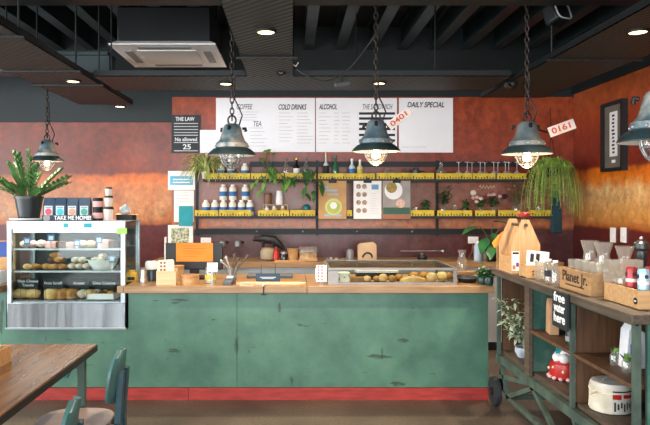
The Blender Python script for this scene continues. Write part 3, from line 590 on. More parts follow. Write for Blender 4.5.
def bottle(px,z,h,r,mat,lab,labm=None,capm=black,neck=.32,Y=YS,name='bottle',lo=.12,hi=.5,grp='bottles on the upper shelf',nr=.36):
    t=thing(name,lab,'bottle',(sx(px,Y),Y,z),0,grp); sh=h*(1-neck)
    MB().lathe([(r*.9,0),(r,.006),(r,sh*.82),(r*.8,sh*.93),(r*nr,sh*1.06),(r*nr,h*.97)],18).build('bottle_body',mat,t)
    MB().lathe([(r*nr*1.15,h*.9),(r*nr*1.15,h)],12).build('cap',capm,t)
    if labm: MB().lathe([(r*1.02,h*lo),(r*1.02,h*hi)],18,cap=False).build('label',labm,t)
    return t
milk0=None
def milk(px,z,lab,hi=False):
    h=.175; r=.043
    t=thing('milk_bottle',lab,'milk bottle',(sx(px),YS,z),0,'white milk bottles')
    MB().lathe([(r*.95,0),(r,.006),(r,h*.72),(r*.86,h*.82),(r*.5,h*.9),(r*.5,h*.97)],18).build('bottle_body',pale,t)
    MB().lathe([(r*.55,h*.93),(r*.55,h)],14).build('cap',white,t); MB().lathe([(r*1.015,h*.25),(r*1.015,h*.55)],18,cap=False).build('label',bluel,t)
for i,px in enumerate((206,215,223.5,232.5,241.5,250)): milk(px,SZ2,'white milk bottle, lower shelf, %s from left in the bottom row'%ORD[i])
for i,px in enumerate((223.3,232.8,245.5)):
    milk(px,SZ2+.1755,'white milk bottle stacked on the bottom row of bottles, %s of three'%['left','middle','right'][i])
for i,px in enumerate((221,231,245)): milk(px,SZ1,'white milk bottle on the upper shelf behind the left lamp, %s one'%['left','middle','right'][i])
bottle(286,SZ1,.235,.036,clear2,'clear glass bottle on the upper shelf, left of the dark wine bottle',capm=grey)
bottle(296.5,SZ1,.24,.036,darkg,'dark wine bottle with white label and gold neck on the upper shelf',paper,gold)
bottle(306,SZ1,.235,.037,clear2,'clear round shouldered bottle right of the dark wine bottle',capm=grey)
bottle(326,SZ1,.30,.034,M('white_wine','c8cfc4',.2),'tall bottle with gold foil neck left of the green bottle',inkd,gold,.4)
bottle(335.5,SZ1,.27,.036,greeng,'green bottle on the upper shelf beside the gold necked one',None,grey,.4)
bottle(352,SZ1,.23,.037,M('ice_glass','cfd8dc',.2),'pale bottle with blue label on the upper shelf',bluel,white)
bottle(360,SZ1,.22,.037,M('cream_glass','d8cfa6',.25),'cream bottle with yellow label left of the middle lamp bulb',M('yellow_label','cdb54a',.7),white)
t=thing('glass_jug','small clear glass jug below the lit middle lamp','jug',(sx(388),YS,SZ1)); MB().lathe([(.04,0),(.052,.03),(.05,.07),(.035,.1),(.042,.115)],18,cap=False).build('jug_body',clear2,t); MB().tube([(.045,0,.09),(.075,0,.085),(.08,0,.05),(.05,0,.035)],.006,6).build('handle',clear2,t)
t=thing('watering_can','small blue watering can on the upper shelf','watering can',(sx(416),YS,SZ1)); MB().lathe([(.05,0),(.045,.1),(.035,.11)],18).build('can_body',M('petrol_blue','27475a',.4,.3),t); MB().tube([(-.045,0,.03),(-.10,0,.08),(-.13,0,.12)],.01,7).build('spout',M('petrol_blue','27475a'),t); MB().tube([(-.03,0,.1),(0,0,.15),(.03,0,.1)],.006,6).build('handle',blackm,t); MB().tube([(.045,0,.09),(.09,0,.085),(.085,0,.03),(.047,0,.02)],.006,6).build('rear_handle',blackm,t)
t=thing('decanter','cut glass decanter with stopper on the upper shelf','decanter',(sx(441),YS,SZ1)); MB().lathe([(.045,0),(.06,.03),(.055,.09),(.022,.13),(.026,.15)],12).build('decanter_body',clear2,t,smooth=False); MB().ball((0,0,.168),.024,10).build('stopper',clear2,t)
def wineglass(t,h=.19):
    r=.034; MB().lathe([(r*1.0,0),(r*1.12,.03),(r*.95,.07),(r*.2,.092),(.004,.1),(.004,h-.006),(r*.9,h-.003),(r*.9,h)],16,cap=False).build('glass_body',stemw,t)
gl0=thing('wine_glass','x','wine glass',(sx(458),YS-.03,SZ1),0,'upturned wine glasses'); wineglass(gl0)
pxs=[(458,0),(466.5,0),(473,1),(479.5,0),(486,1),(493,0),(499,1),(504.5,0),(510,1),(516,0)]
for i,(px,b) in enumerate(pxs):
    lab='upturned wine glass on the upper shelf, %s from the left in the row'%ORD[i]
    if i==0: gl0['label']=lab
    else: dup(gl0,(sx(px),YS-.03+.07*b,SZ1),0,lab)
# lower shelf bits
t=thing('wooden_stand','small wooden stand holding jars on the lower shelf','stand',(sx(275.5),YS,SZ2)); MB().box(-.14,.14,-.05,.05,.0,.008).box(-.14,.14,-.05,.05,.115,.125).box(-.14,-.132,-.05,.05,.008,.115).box(.132,.14,-.05,.05,.008,.115).build('stand_frame',pine,t)
for px,m_,lab in ((266.5,white,'white jar inside the small wooden stand'),(274.5,M('butter_cream','dcc88a',.4),'cream jar inside the small wooden stand'),(283,pinez,'wooden jar inside the small wooden stand')):
    t=thing('jar',lab,'jar',(sx(px),YS,SZ2+.0085),0,'jars in the wooden stand'); MB().lathe([(.03,0),(.032,.07),(.026,.082)],16).build('jar_body',m_,t); MB().lathe([(.028,.08),(.028,.098)],14).build('lid',alu,t)
t=thing('canister','brown wooden canister on top of the small stand','canister',(sx(268),YS,SZ2+.1255)); MB().lathe([(.045,0),(.045,.11),(.04,.115)],18).build('canister_body',M('walnut','86603f',.5,0,'6a4a30'),t); MB().lathe([(.042,.115),(.042,.13),(0,.132)],18).build('lid',M('walnut_lid','6a4a30',.5),t)
t=thing('cup_stack','stack of white paper cups on top of the small stand','cups',(sx(279.5),YS,SZ2+.1255)); mb=MB(); [mb.lathe([(.043-.003,.0+i*.012),(.046-.0,.012+i*.012)],18,cap=True) for i in range(5)]; mb.lathe([(.044,.06),(.033,.155)],18).build('cups',white,t)
t=thing('dish','small white dish on the lower shelf, left of the teal ball','dish',(sx(296),YS,SZ2)); MB().lathe([(.05,0),(.085,.055),(.08,.055),(.05,.008),(0,.008)],18).build('dish_body',paper,t)
t=thing('ornament','teal round ornament with a small foot on the lower shelf','ornament',(sx(306.5),YS,SZ2)); MB().lathe([(.03,0),(.03,.03),(.02,.04)],14).build('foot',black,t); MB().ball((0,0,.082),.046,16).build('ball',M('teal_ball','1f6a72',.4),t)
# clipboards
def clipboard(px,lab,col,build,Y=7.0655):
    c=at(px,219.5,Y); t=thing('clipboard',lab,'clipboard',c,0,'clipboards hanging on the lower shelf'); q=Y/F
    MB().box(-14.3*q,14.3*q,0,.006,0,39.5*q).build('board',brownp,t); MB().box(-13.9*q,13.9*q,-.002,0,.6*q,38.5*q).build('sheet',col,t)
    MB().box(-4*q,4*q,-.012,-.002,36.5*q,40*q).box(-1.5*q,1.5*q,-.014,-.002,39.5*q,41.5*q).build('clip',blackm,t); build(t,q); return t
def b1(t,q):
    MB().lathe([(8.5*q,0),(8.5*q,.0015)],24,(1*q,-.0035,12.5*q),True,'y').build('printed_bowl',M('lime_soup','cdd28a',.7),t); MB().lathe([(6.3*q,0),(6.3*q,.001)],24,(1*q,-.0045,12.5*q),True,'y').build('printed_soup',M('soup','b9bf5c',.7),t); MB().lathe([(3.5*q,0),(3.5*q,.001)],18,(1*q,-.0055,14*q),True,'y').build('printed_cup',paper,t)
    MB().box(-7*q,5*q,-.003,-.002,28*q,30*q).box(-5*q,6*q,-.003,-.002,24*q,26*q).box(-9*q,-4*q,-.003,-.002,31*q,34*q).build('printed_heading',M('sky_print','9fb6c4',.7),t); MB().box(-8*q,9*q,-.003,-.002,3*q,5.5*q).build('printed_footer',M('sky_print','9fb6c4'),t)
def b2(t,q):
    for i in range(4):
        for j in range(2): MB().lathe([(2.5*q,0),(2.5*q,.001)],14,(-9*q+j*6*q,-.003,33*q-i*8*q),True,'y').build('printed_dish',M('photo_brown','7c6457',.7,0,'c2a58e',60),t)
    MB().box(4*q,11*q,-.003,-.002,30*q,35*q).build('printed_badge',M('badge_blue','6f9cc0',.7),t)
    mb=MB(); lines(mb,3*q,12*q,26*q,6*q,9,random.Random(4),.004,-.002); mb.build('printed_lines',inkl,t)
def b3(t,q):
    MB().lathe([(9*q,0),(9*q,.001)],26,(-3*q,-.003,29*q),True,'y').build('printed_plate',paper,t); MB().lathe([(5.5*q,0),(5.5*q,.001)],20,(-5*q,-.0042,32*q),True,'y').build('printed_food',M('food_print','b9894e',.7,0,'6f7a3a',50),t)
    MB().lathe([(4.5*q,0),(4.5*q,.001)],20,(4*q,-.003,16*q),True,'y').build('printed_salmon',M('salmon_print','cf9078',.7,0,'e5cdb8',50),t)
    MB().box(-13.5*q,13.5*q,-.003,-.002,5*q,12*q).build('printed_band',M('band_green','3f5f4f',.7),t); MB().box(-13.5*q,13.5*q,-.003,-.002,.6*q,4.6*q).build('printed_footer',M('terracotta','a8694a',.7),t)
clipboard(332.5,'kraft clipboard poster with a green soup bowl, left of the three',M('kraft_sheet','c79a66',.8),b1)
clipboard(367.5,'white clipboard menu with small dish photos, middle of the three',paper,b2)
clipboard(396.5,'clipboard poster of a plate of food above a green band, right of the three',M('grey_sheet','a39b96',.8),b3)
tag(MB().ball((0,0,0),.028,12,(1,1,.85)).build('tomato',red,None,(sx(349.5,7.15),7.15,SZ2+.024)),'red tomato on the lower shelf between two clipboards','tomato')
# ------------------------------------------------------------ plants on the bar
def pothos(lab,px,z,Y,vines,potm=white,r=.05,h=.085,up=0,nm='pothos_plant',lm=leafg,seed=1):
    t=thing(nm,lab,'plant',(sx(px,Y),Y,z)); pot(r,h,potm,t); MB().cyl((0,0,h*.8),r*.85,.005,14).build('soil',soil,t)
    st=MB(); lf=MB(); rnd=random.Random(seed)
    for (dx,dz,n) in vines:
        pts=[]
        for k in range(n+1):
            u=k/n; x=dx*u; y=-.02-min(1,u*5)*(.135); zz_=h+.05*math.sin(PI*min(1,u*2.2))+ (dz-h)*max(0,(u-.15)/.85)
            pts.append((x+rnd.uniform(-.01,.01),y+rnd.uniform(-.01,.005),zz_))
        st.tube(pts,.0035,5)
        for k in range(1,n+1):
            d=(rnd.uniform(-.7,.7),-.5,rnd.uniform(-.9,.1)); l_=rnd.uniform(.085,.13); lf.leaf(pts[k],d,l_,l_*.62,.5)
    for k in range(up):
        a=rnd.uniform(0,2*PI); tl=rnd.uniform(.1,.7); e=(math.sin(tl)*math.cos(a)*.16,math.sin(tl)*math.sin(a)*.06,h+math.cos(tl)*rnd.uniform(.1,.22)); st.tube([(0,0,h*.8),e],.003,5); lf.leaf(e,(e[0],-.06,.1),.09,.045,.5)
    if st.v: st.build('vines',stemm,t)
    lf.build('foliage',lm,t)
pothos('trailing pothos on the upper shelf right of the milk bottles',268,SZ1,YS,[(.16,-.06,5),(-.15,-.05,4),(.3,-.03,6),(-.04,-.12,3)],M('brown_pot','5a4234',.6),up=9,lm=leafl,seed=5)
pothos('trailing pothos above the teal ornament with big hanging leaves',312,SZ1,YS,[(-.10,-.16,4),(.03,-.22,4),(.10,-.06,3),(-.34,-.03,6)],M('green_pot','3c5a44',.5),.04,.07,seed=9,lm=leafg)
# spider plant
def spider(lab,px,z,Y,n,L0,mt,potm,seed,pr=.07,ph=.09,fall=1.0,name='spider_plant',wd=.014,upz=.55):
    t=thing(name,lab,'plant',(sx(px,Y),Y,z)); pot(pr,ph,potm,t); MB().cyl((0,0,ph*.8),pr*.85,.006,16).build('soil',soil,t); lf=MB(); rnd=random.Random(seed)
    for i in range(n):
        a=rnd.uniform(0,2*PI); L_=L0*rnd.uniform(.6,1.1); out=rnd.uniform(.2,.75); u=Vector((math.cos(a),math.sin(a)*.62,0)); pts=[]
        if u.y>0: u.y*=.25
        up_=upz*rnd.uniform(.6,1.2)
        for k in range(8):
            s_=k/7.; pts.append(Vector((0,0,ph*.8))+u*(L_*out*s_)+Vector((0,0,L_*(up_*s_-fall*s_*s_*.8))))
        side=Vector((-u.y,u.x,0)); side.normalize(); vs=[];fs=[]
        for k,q in enumerate(pts):
            w_=wd*(.55+.45*math.sin(PI*min(1,(k+1)/8.)))*(1-.8*(k/7.)**3)/2; vs+=[q-side*w_,q+Vector((0,0,-w_*.4)),q+side*w_]
        for k in range(7): b=k*3; fs+=[[b,b+1,b+4,b+3],[b+1,b+2,b+5,b+4]]
        lf.add(vs,fs)
    lf.build('foliage',mt,t)
spider('variegated spider plant in a white pot at the left end of the upper shelf',206,SZ1,7.14,150,.62,leafy,white,4,.055,.08,1.05,wd=.028,upz=.95)
def fern():
    c=at(552,172,6.95); t=thing('hanging_fern','large feathery green fern hanging at the right end of the shelves','plant',(c.x,c.y,c.z-.05)); pot(.07,.10,M('dark_pot','2b332f',.6),t)
    MB().tube([(-.06,0,.1),(0,.02,.45),(0,.05,2.63-c.z+.05)],.004,5).tube([(.06,0,.1),(0,.02,.45)],.004,5).build('hanging_wire',blackm,t)
    lf=MB(); rnd=random.Random(12)
    for i in range(95):
        a=rnd.uniform(0,2*PI); L_=rnd.uniform(.3,.62); u=Vector((math.cos(a)*rnd.uniform(.4,1.0),math.sin(a)*.5,0))
        if u.y>0: u.y*=.5
        pts=[]
        for k in range(11):
            s_=k/10.; pts.append(Vector((0,0,.09))+u*.30*(1-(1-s_)**2)*(L_/.45)+Vector((0,0,.22*math.sin(min(1,s_*1.5)*PI*.6)*(1-s_*.6)-L_*1.0*s_**1.8)))
        for k in range(1,11):
            d0=(pts[k]-pts[k-1]).normalized(); side=d0.cross(Vector((0,1,.2))).normalized()
            for sd in (-1,1): lf.leaf(pts[k],d0*.7+side*sd*.8,.055*(1.1-k/13.),.012,.25,seg=3)
        lf.tube(pts,.002,4)
    lf.build('foliage',M('fern_green','a9c45c',.5,0,'789a3e',7),t)
fern()
tag(MB().prism([(-.03,0),(.10,0),(.09,.28),(.03,.55),(-.01,.55)],.05,'y',0).build('apron',M('teal_cloth','1d3f4a',.9,0,'15303a',6,.4,(8,1,1)),None,at(553,233,7.05),bev=.015),'dark teal apron hanging below the feathery fern','apron')
# right half of the lower shelf
def jarplant(px,r,h,potm,lab,n,L0,lm,seed,bushy=True,name='potted_herb',z=SZ2,Y=YS,flow=None,flowr=.02,lw=.5,lsz=.05):
    t=thing(name,lab,'plant',(sx(px,Y),Y,z)); MB().lathe([(r*.8,0),(r,h*.3),(r,h*.9),(r*.9,h)],16,cap=True).build('pot',potm,t); st=MB(); lf=MB(); rnd=random.Random(seed); tips=[]
    for i in range(n):
        a=rnd.uniform(0,2*PI); tl=rnd.uniform(.05,.75); L_=L0*rnd.uniform(.55,1.05); e=Vector((math.sin(tl)*math.cos(a),math.sin(tl)*math.sin(a)*.55,math.cos(tl)))*L_+Vector((0,0,h*.8)); b=Vector((0,0,h*.8)); m_=(b+e)/2+Vector((0,0,.02)); st.tube([b,m_,e],.0025,5); tips.append(e)
        for q in range(7): 
            pq=b.lerp(e,rnd.uniform(.3,1.0)); lf.leaf(pq,(rnd.uniform(-1,1),rnd.uniform(-1,.3),rnd.uniform(-.3,.8)),lsz*rnd.uniform(.7,1.2),lsz*lw,.3)
    st.build('stems',stemm,t); lf.build('foliage',lm,t)
    if flow:
        for e in tips[:5]: MB().ball(e,flowr,8,(1,1,.8)).build('bloom',flow,t)
    return t
jarplant(426,.045,.08,M('dark_mug','24302c',.35),'green herb in a dark mug on the lower shelf right of the clipboards',12,.11,leafg,3)
t=thing('glass_mug','clear glass mug on the lower shelf beside the dark mug','mug',(sx(416,YS-.03),YS-.03,SZ2)); MB().lathe([(.03,0),(.034,.09)],16,cap=False).build('mug_body',clear2,t); MB().tube([(-.032,0,.075),(-.06,0,.07),(-.06,0,.03),(-.033,0,.02)],.005,6).build('handle',clear2,t)
jarplant(443.5,.04,.1,clear2,'tall dark green herb in a glass jar on the lower shelf',16,.26,leafd,6)
t=thing('glass_jar','empty glass jar on the lower shelf right of the tall herb','jar',(sx(455),YS,SZ2)); MB().lathe([(.032,0),(.034,.09),(.026,.11),(.03,.125)],16,cap=False).build('jar_body',clear2,t); MB().lathe([(.028,.002),(.03,.05)],14).build('contents',paper,t)
jarplant(465,.045,.09,M('two_tone_mug','20241f',.3,0,'d8d6cc',9,lo=.55,hi=.6),'leafy sprigs in a dark mug with white mark on the lower shelf',12,.12,leafg,8)
jarplant(481,.035,.09,clear2,'pink flowers in a glass vase on the lower shelf',14,.17,leafg,10,name='flower_vase',flow=M('pale_pink','d8a9a0',.7),flowr=.028)
jarplant(494,.035,.09,clear2,'pink bloom with dark leaves in a glass vase near the black wall hole',12,.17,leafd,14,name='flower_vase',flow=M('dusty_pink','cf9c94',.7),flowr=.026)
jarplant(516,.05,.11,clear2,'tall dried reddish flowers in a glass vase at the right of the lower shelf',26,.36,M('dried_red','8a4a42',.8,0,'a86a5a',20),15,name='flower_vase',flow=M('dried_rose','b3685e',.8),flowr=.015,lsz=.035)
t=thing('tumbler','clear tumbler on the lower shelf below the fern','glass',(sx(538),YS,SZ2)); MB().lathe([(.035,0),(.04,.1)],16,cap=False).build('tumbler_body',clear2,t)
tag(MB().lathe([(.0,0),(.026,0),(.03,.012),(.0,.02)],16,(0,0,0),True,'y').build('round_ornament',black,None,at(504.5,196.5,YB-.03)-Vector((0,.02,0))),'round black knob on the copper wall behind the flowers','knob')
tag(MB().lathe([(.0,0),(.03,.004),(.036,.016),(.0,.03)],16,(0,0,0),True,'y').build('round_ornament',M('bone_white','e5d6c2',.6),None,at(473,193,YB-.03)-Vector((0,.03,0))),'round cream knob on the copper wall above the pink flowers','knob')
c=at(487,187,YB-.028)
tag(MB().tube([(c.x-.09+.012*q,c.y,c.z+.028*math.sin(q*1.9)*(1-.03*q)) for q in range(16)],.005,5).build('handwriting',M('chalk_cream','d9b98f',.8)),'small cream scribble on the copper wall above the pink flowers','scribble')
# big leaf plant right of the counter
t=thing('potted_plant','broad leaved plant in a black pot behind the wooden tote','plant',(sx(491,6.9),6.9,.95)); pot(.08,.14,black,t); st=MB(); lf=MB(); 
for (x,y,z,l_,w_,dx,dz) in ((-.13,-.05,.37,.28,.13,-1,-.05),(.0,-.06,.30,.2,.15,.2,-.5),(-.06,-.05,.25,.2,.13,-.5,-.6),(.08,-.05,.36,.18,.12,.7,-.2),(.03,-.03,.22,.18,.13,.5,-.6),(-.02,-.1,.18,.16,.12,-.3,-.7),(.12,-.04,.26,.17,.12,.8,-.4),(.02,0,.42,.2,.12,.6,.1),(.1,-.05,.16,.16,.12,.5,-.6)):
    st.tube([(0,0,.12),(x*.5,y*.5,z*.8),(x,y,z)],.005,6); lf.leaf((x,y,z),(dx,-.6,dz),l_,w_,.25)
st.build('stems',stemm,t); lf.build('foliage',M('broad_leaf','3c7a42',.35,0,'2a5c38',8),t)
# ------------------------------------------------------------ back counter
t=thing('back_counter','back counter with wooden top and stainless front behind the bar','counter',(0,6.72,0)); xa,xb=xs(150,6.8),xs(560,6.8)
MB().box(xa,xb,-.02,.60,.89,.95).build('top',oak,t,bev=.004); MB().box(xa,xb,0,.03,0.1,.889).build('front',M('brushed_front','aab0b6',.35,.6,'c4c9cd',2),t); MB().box(xa,xb,.06,.58,0,.1).build('plinth',black,t); MB().box(xa,xb,.03,.58,.1,.12).build('carcass',black,t)
zb2=.95
def bk(px,Y=6.92): return (xs(px,Y),Y,zb2)
# black moose-like figurine on a cream canister
t=thing('canister','cream ceramic canister behind the counter under the black animal figure','canister',bk(268)); MB().lathe([(.06,0),(.085,.02),(.085,.10),(.07,.125)],20).build('canister_body',M('cream_glaze','9c9078',.5),t); MB().lathe([(.072,.125),(.065,.14),(0,.145)],20).build('lid',M('cream_glaze_lid','8a7f68',.5),t)
t=thing('animal_figure','black bull shaped figure standing on the cream canister','figure',(xs(268,6.92),6.92,zb2+.1455)); k=6.92/F
def bull():
    pts=[Vector((-10,0,8))*k,Vector((-6,0,8.4))*k,Vector((0,0,7.6))*k,Vector((6,0,7))*k,Vector((10,0,3.5))*k,Vector((14,0,0))*k,Vector((16.5,0,-2.5))*k]
    m=MB(); m.tube([(-15*k,0,6.5*k),(-13*k,0,8*k)]+[tuple(p) for p in pts],[1.2*k,2.0*k,2.6*k,3.9*k,4.4*k,4.2*k,3.6*k,2.4*k,1.0*k],12)
    m.tube([(-13*k,-.02,9*k),(-13*k,-.03,12.5*k)],[.008,.003],6).tube([(-13*k,.02,9*k),(-13*k,.03,12.5*k)],[.008,.003],6)
    for x_ in (-5,5):
        for y_ in (-.022,.022): m.tube([(x_*k,y_,6*k),(x_*k,y_,0)],[.02,.014],8)
    return m
bull().build('body',black,t)
for px,lab in ((222.5,'left of the two steel portafilters on the wall by the orange note'),(238,'right of the two steel portafilters on the wall by the orange note')):
    p=at(px,243.5,7.24); t=thing('portafilter',lab,'portafilter',p,0,'wall hung portafilters'); MB().lathe([(.03,-.035),(.04,-.03),(.042,.02),(.03,.035)],18).build('basket',alu,t); MB().tube([(.03,.0,.01),(.05,.04,.01),(.05,YB-.026-7.24,.01)],.012,8).build('handle',black,t)
t=thing('red_bottle','red sauce bottle behind the counter beside the kraft cup','bottle',bk(276,6.85)); MB().lathe([(.03,0),(.032,.09),(.012,.12)],16).build('bottle_body',red,t); MB().lathe([(.014,.12),(.006,.155)],10).build('nozzle',red,t)
t=thing('jar','dark glass jar with silver lid beside the kraft cup','jar',bk(284,6.85)); MB().lathe([(.04,0),(.042,.07),(.036,.08)],18).build('jar_body',darkg,t); MB().lathe([(.038,.08),(.038,.1)],18).build('lid',alu,t)
t=thing('paper_tub','kraft paper tub on the back counter','tub',bk(293,6.85)); MB().lathe([(.048,0),(.062,.125)],22).build('tub',kraft,t); MB().lathe([(.066,.123),(.066,.135),(.06,.137),(0,.137)],22).build('rim_lid',M('kraft_dark','a07a50',.8),t)
t=thing('chopping_board','pale wooden board lying on the back counter by the kraft tub','board',(xs(287,6.76),6.76,zb2)); MB().box(-.13,.13,-.04,.04,0,.015).build('board',pine,t,bev=.004); MB().box(.13,.19,-.012,.012,0,.015).build('handle',pine,t)
t=thing('chopping_board','thick wooden board under the clear pastry box','board',(xs(308,6.88),6.88,zb2)); MB().box(-.10,.10,-.08,.08,0,.03).build('board',pine,t,bev=.004)
t=thing('pastry_box','clear plastic box of pastry on the thick wooden board','box',(xs(308,6.88),6.88,zb2+.0302)); MB().box(-.09,.09,-.07,.07,0,.06).build('base',M('paper_beige','c9b08c',.8,0,'8a6a48',18),t); MB().box(-.095,.095,-.075,.075,.06,.12).build('clear_lid',glass('plastic_lid','f0e6e2',body=.2),t)
t=thing('carry_bag','kraft bag with round black logo on the back counter','bag',(xs(367,6.95),6.95,zb2)); MB().prism([(-.105,0),(.105,0),(.10,.17),(.07,.20),(-.08,.185),(-.105,.16)],.09,'y',0).build('bag',M('bag_kraft','c2a585',.85),t,bev=.008); MB().tube([(math.cos(a)*.05,-.049,.035+math.sin(a)*.05) for a in [PI*j/12 for j in range(13)]],.009,7).build('logo',black,t)
t=thing('canister','small grey canister left of the kraft bag','canister',(xs(350,6.95),6.95,zb2)); MB().lathe([(.042,0),(.042,.1),(.036,.105),(.036,.118)],18).build('canister_body',M('grey_tin','8f9093',.4,.4),t)
mb=MB(); rnd=random.Random(2)
for i in range(14): mb.leaf((xs(325+i*1.6,6.9),6.85+rnd.uniform(0,.05),zb2+.002),(rnd.uniform(-1,1),-.3,rnd.uniform(.4,1)),.08,.03,.4)
tag(mb.build('tissue_paper',paper),'crumpled white tissue paper lying behind the glass bread case','paper')
t=thing('utensil_rail','thin pale wall rod with a white end knob above the bread case','rod',at(421,251,YB-.06)); MB().tube([(-.24,0,0),(.24,0,0)],.005,7).build('rod',alu,t); MB().ball((.25,0,0),.014,10).build('end_knob',white,t); [MB().tube([(q,0,0),(q,.035,0)],.004,6).build('bracket',alu,t) for q in (-.2,.2)]
t=thing('timer','small black kitchen timer on the back counter behind the bread case','timer',(xs(422,6.95),6.95,zb2)); MB().lathe([(.05,0),(.06,.03),(.04,.06)],16).build('timer_body',black,t); MB().cyl((0,0,.06),.02,.02,12).build('dial',grey,t)
def outlet(px,py,Y,lab,rz,wall):
    p=at(px,py,Y); t=thing('power_outlet',lab,'power outlet',p,rz); MB().box(-.06,.06,-.012,0,-.04,.04).build('plate',white,t,bev=.003); [MB().box(q-.012,q+.012,-.018,-.012,-.006,.012).build('switch',paper,t) for q in (-.03,.03)]; return t
outlet(473,240,YB-.026,'white power outlet on the dark red wall above the carafe',0,0)
tag(MB().tube([at(473,243,7.30),at(472,252,7.2),at(466,262,7.1),(xs(462,6.95),6.95,.957)],.005,6).build('cable',M('cord_pink','b5705f',.6)),'thin reddish cord dropping from the outlet behind the carafe','cord')
outlet(206,241,YB-.026,'white power outlet behind the orange note',0,0)
t=thing('water_bottle','tall white and blue bottle at the right of the back counter','bottle',(xs(478,6.9),6.9,zb2)); MB().lathe([(.045,0),(.047,.15),(.04,.17),(.022,.19)],18).build('bottle_body',M('bottle_blue','b9cede',.4),t); MB().lathe([(.025,.188),(.025,.21)],14).build('cap',white,t)
t=thing('canister','brown glass canister beside the tall white bottle','canister',(xs(486,6.85),6.85,zb2)); MB().lathe([(.045,0),(.045,.16),(.04,.17)],18).build('canister_body',M('amber','5a4a34',.3),t); MB().lathe([(.043,.17),(.043,.19)],18).build('lid',black,t)
# ------------------------------------------------------------ on the counter
def ct(px,Y): return (xs(px,Y),Y,ZW)
t=thing('salt_tin','yellow tin with black label at the left end of the worktop','tin',(xs(132,5.3),5.3,ZW)); MB().box(-.042,.042,-.03,.03,0,.075).build('tin_body',M('tin_yellow','d9a82c',.5),t,bev=.006); MB().box(-.03,.03,-.0315,-.03,.015,.042).build('label',inkd,t); MB().cyl((0,0,.075),.028,.02,16).build('lid',M('tin_yellow','d9a82c'),t)
t=thing('sugar_shaker','silver sugar shaker right of the yellow tin','shaker',(xs(143.5,5.2),5.2,ZW)); MB().lathe([(.034,0),(.036,.03),(.026,.07),(.03,.1),(.02,.125),(0,.13)],18).build('shaker_body',M('shaker_silver','b3ada0',.25,.8),t)
t=thing('jar','dark blue jar with white lid behind the silver shaker','jar',(xs(151.5,5.35),5.35,ZW)); MB().lathe([(.05,0),(.052,.095),(.045,.11)],20).build('jar_body',M('dark_blue_jar','223844',.3),t); MB().lathe([(.053,.1),(.053,.15),(.045,.165),(0,.166)],20).build('lid',paper,t)
t=thing('card_holder','pale wooden card holder at the left of the worktop','holder',(xs(166.5,5.08),5.10,ZW)); MB().box(-.078,.078,-.04,-.032,0,.112).box(-.078,.078,.032,.04,0,.13).box(-.078,-.07,-.032,.032,0,.112).box(.07,.078,-.032,.032,0,.112).box(-.078,.078,-.032,.032,0,.006).build('holder_box',ply,t)
t=thing('loyalty_card','printed white cards with brown pictures standing in the wooden holder','card',(xs(166.5,5.1),5.1,ZW+.0065)); mb=MB(); mb.prism([(-.065,0),(.066,0),(.06,.185),(.05,.198),(-.068,.19),(-.075,.17)],.012,'y',0).build('card_stack',cream,t); mb=MB(); [mb.lathe([(.01,0),(.01,.001)],10,(-.042+.028*j,-.0075,.17-.028*i),True,'y') for i in range(3) for j in range(2)]; mb.build('print',M('brown_print','8a5a44',.7),t); mb=MB(); lines(mb,.01,.05,.18,.15,4,random.Random(1),.004,-.0062); mb.build('small_print',inkm,t)
t=thing('wooden_tub','round bentwood tub on the worktop below the orange note','tub',(xs(190,5.15),5.15,ZW)); MB().lathe([(.075,0),(.075,.075),(.068,.075),(.068,.008),(0,.008)],24).build('tub_body',pine,t); MB().lathe([(.0765,.05),(.0765,.07)],24,cap=False).build('hoop',M('hoop_wood','b5834e',.6),t)
t=thing('wooden_tub','bamboo canister standing just behind the wooden card holder','canister',(xs(178,5.35),5.35,ZW)); MB().lathe([(.05,0),(.05,.12),(.045,.12),(.045,.01),(0,.01)],22).build('tub_body',pinez,t); MB().lathe([(.052,.1),(.052,.13),(0,.132)],22).build('lid',M('bamboo_lid','a87d4e',.6),t)
t=thing('jar','glass jar with yellow label beside the card terminal','jar',(xs(210.5,5.2),5.2,ZW)); MB().lathe([(.045,0),(.047,.1),(.04,.115)],20,cap=False).build('jar_body',clear2,t); MB().lathe([(.04,.004),(.042,.06)],18).build('contents',cream,t); MB().lathe([(.0478,.03),(.0478,.07)],20,cap=False).build('label',M('label_yellow','d8c25a',.7),t); MB().lathe([(.042,.114),(.042,.128),(0,.129)],18).build('lid',alu,t)
t=thing('card','small blank white card propped on the jar with yellow label','card',(xs(212,5.13),5.13,ZW)); MB().prism([(-.04,.10),(.045,.10),(.047,.175),(-.04,.175)],.004,'y',0).build('card',paper,t); MB().box(-.004,.004,-.003,.003,0,.1).box(-.02,.02,-.015,.015,0,.003).build('stem',alu,t)
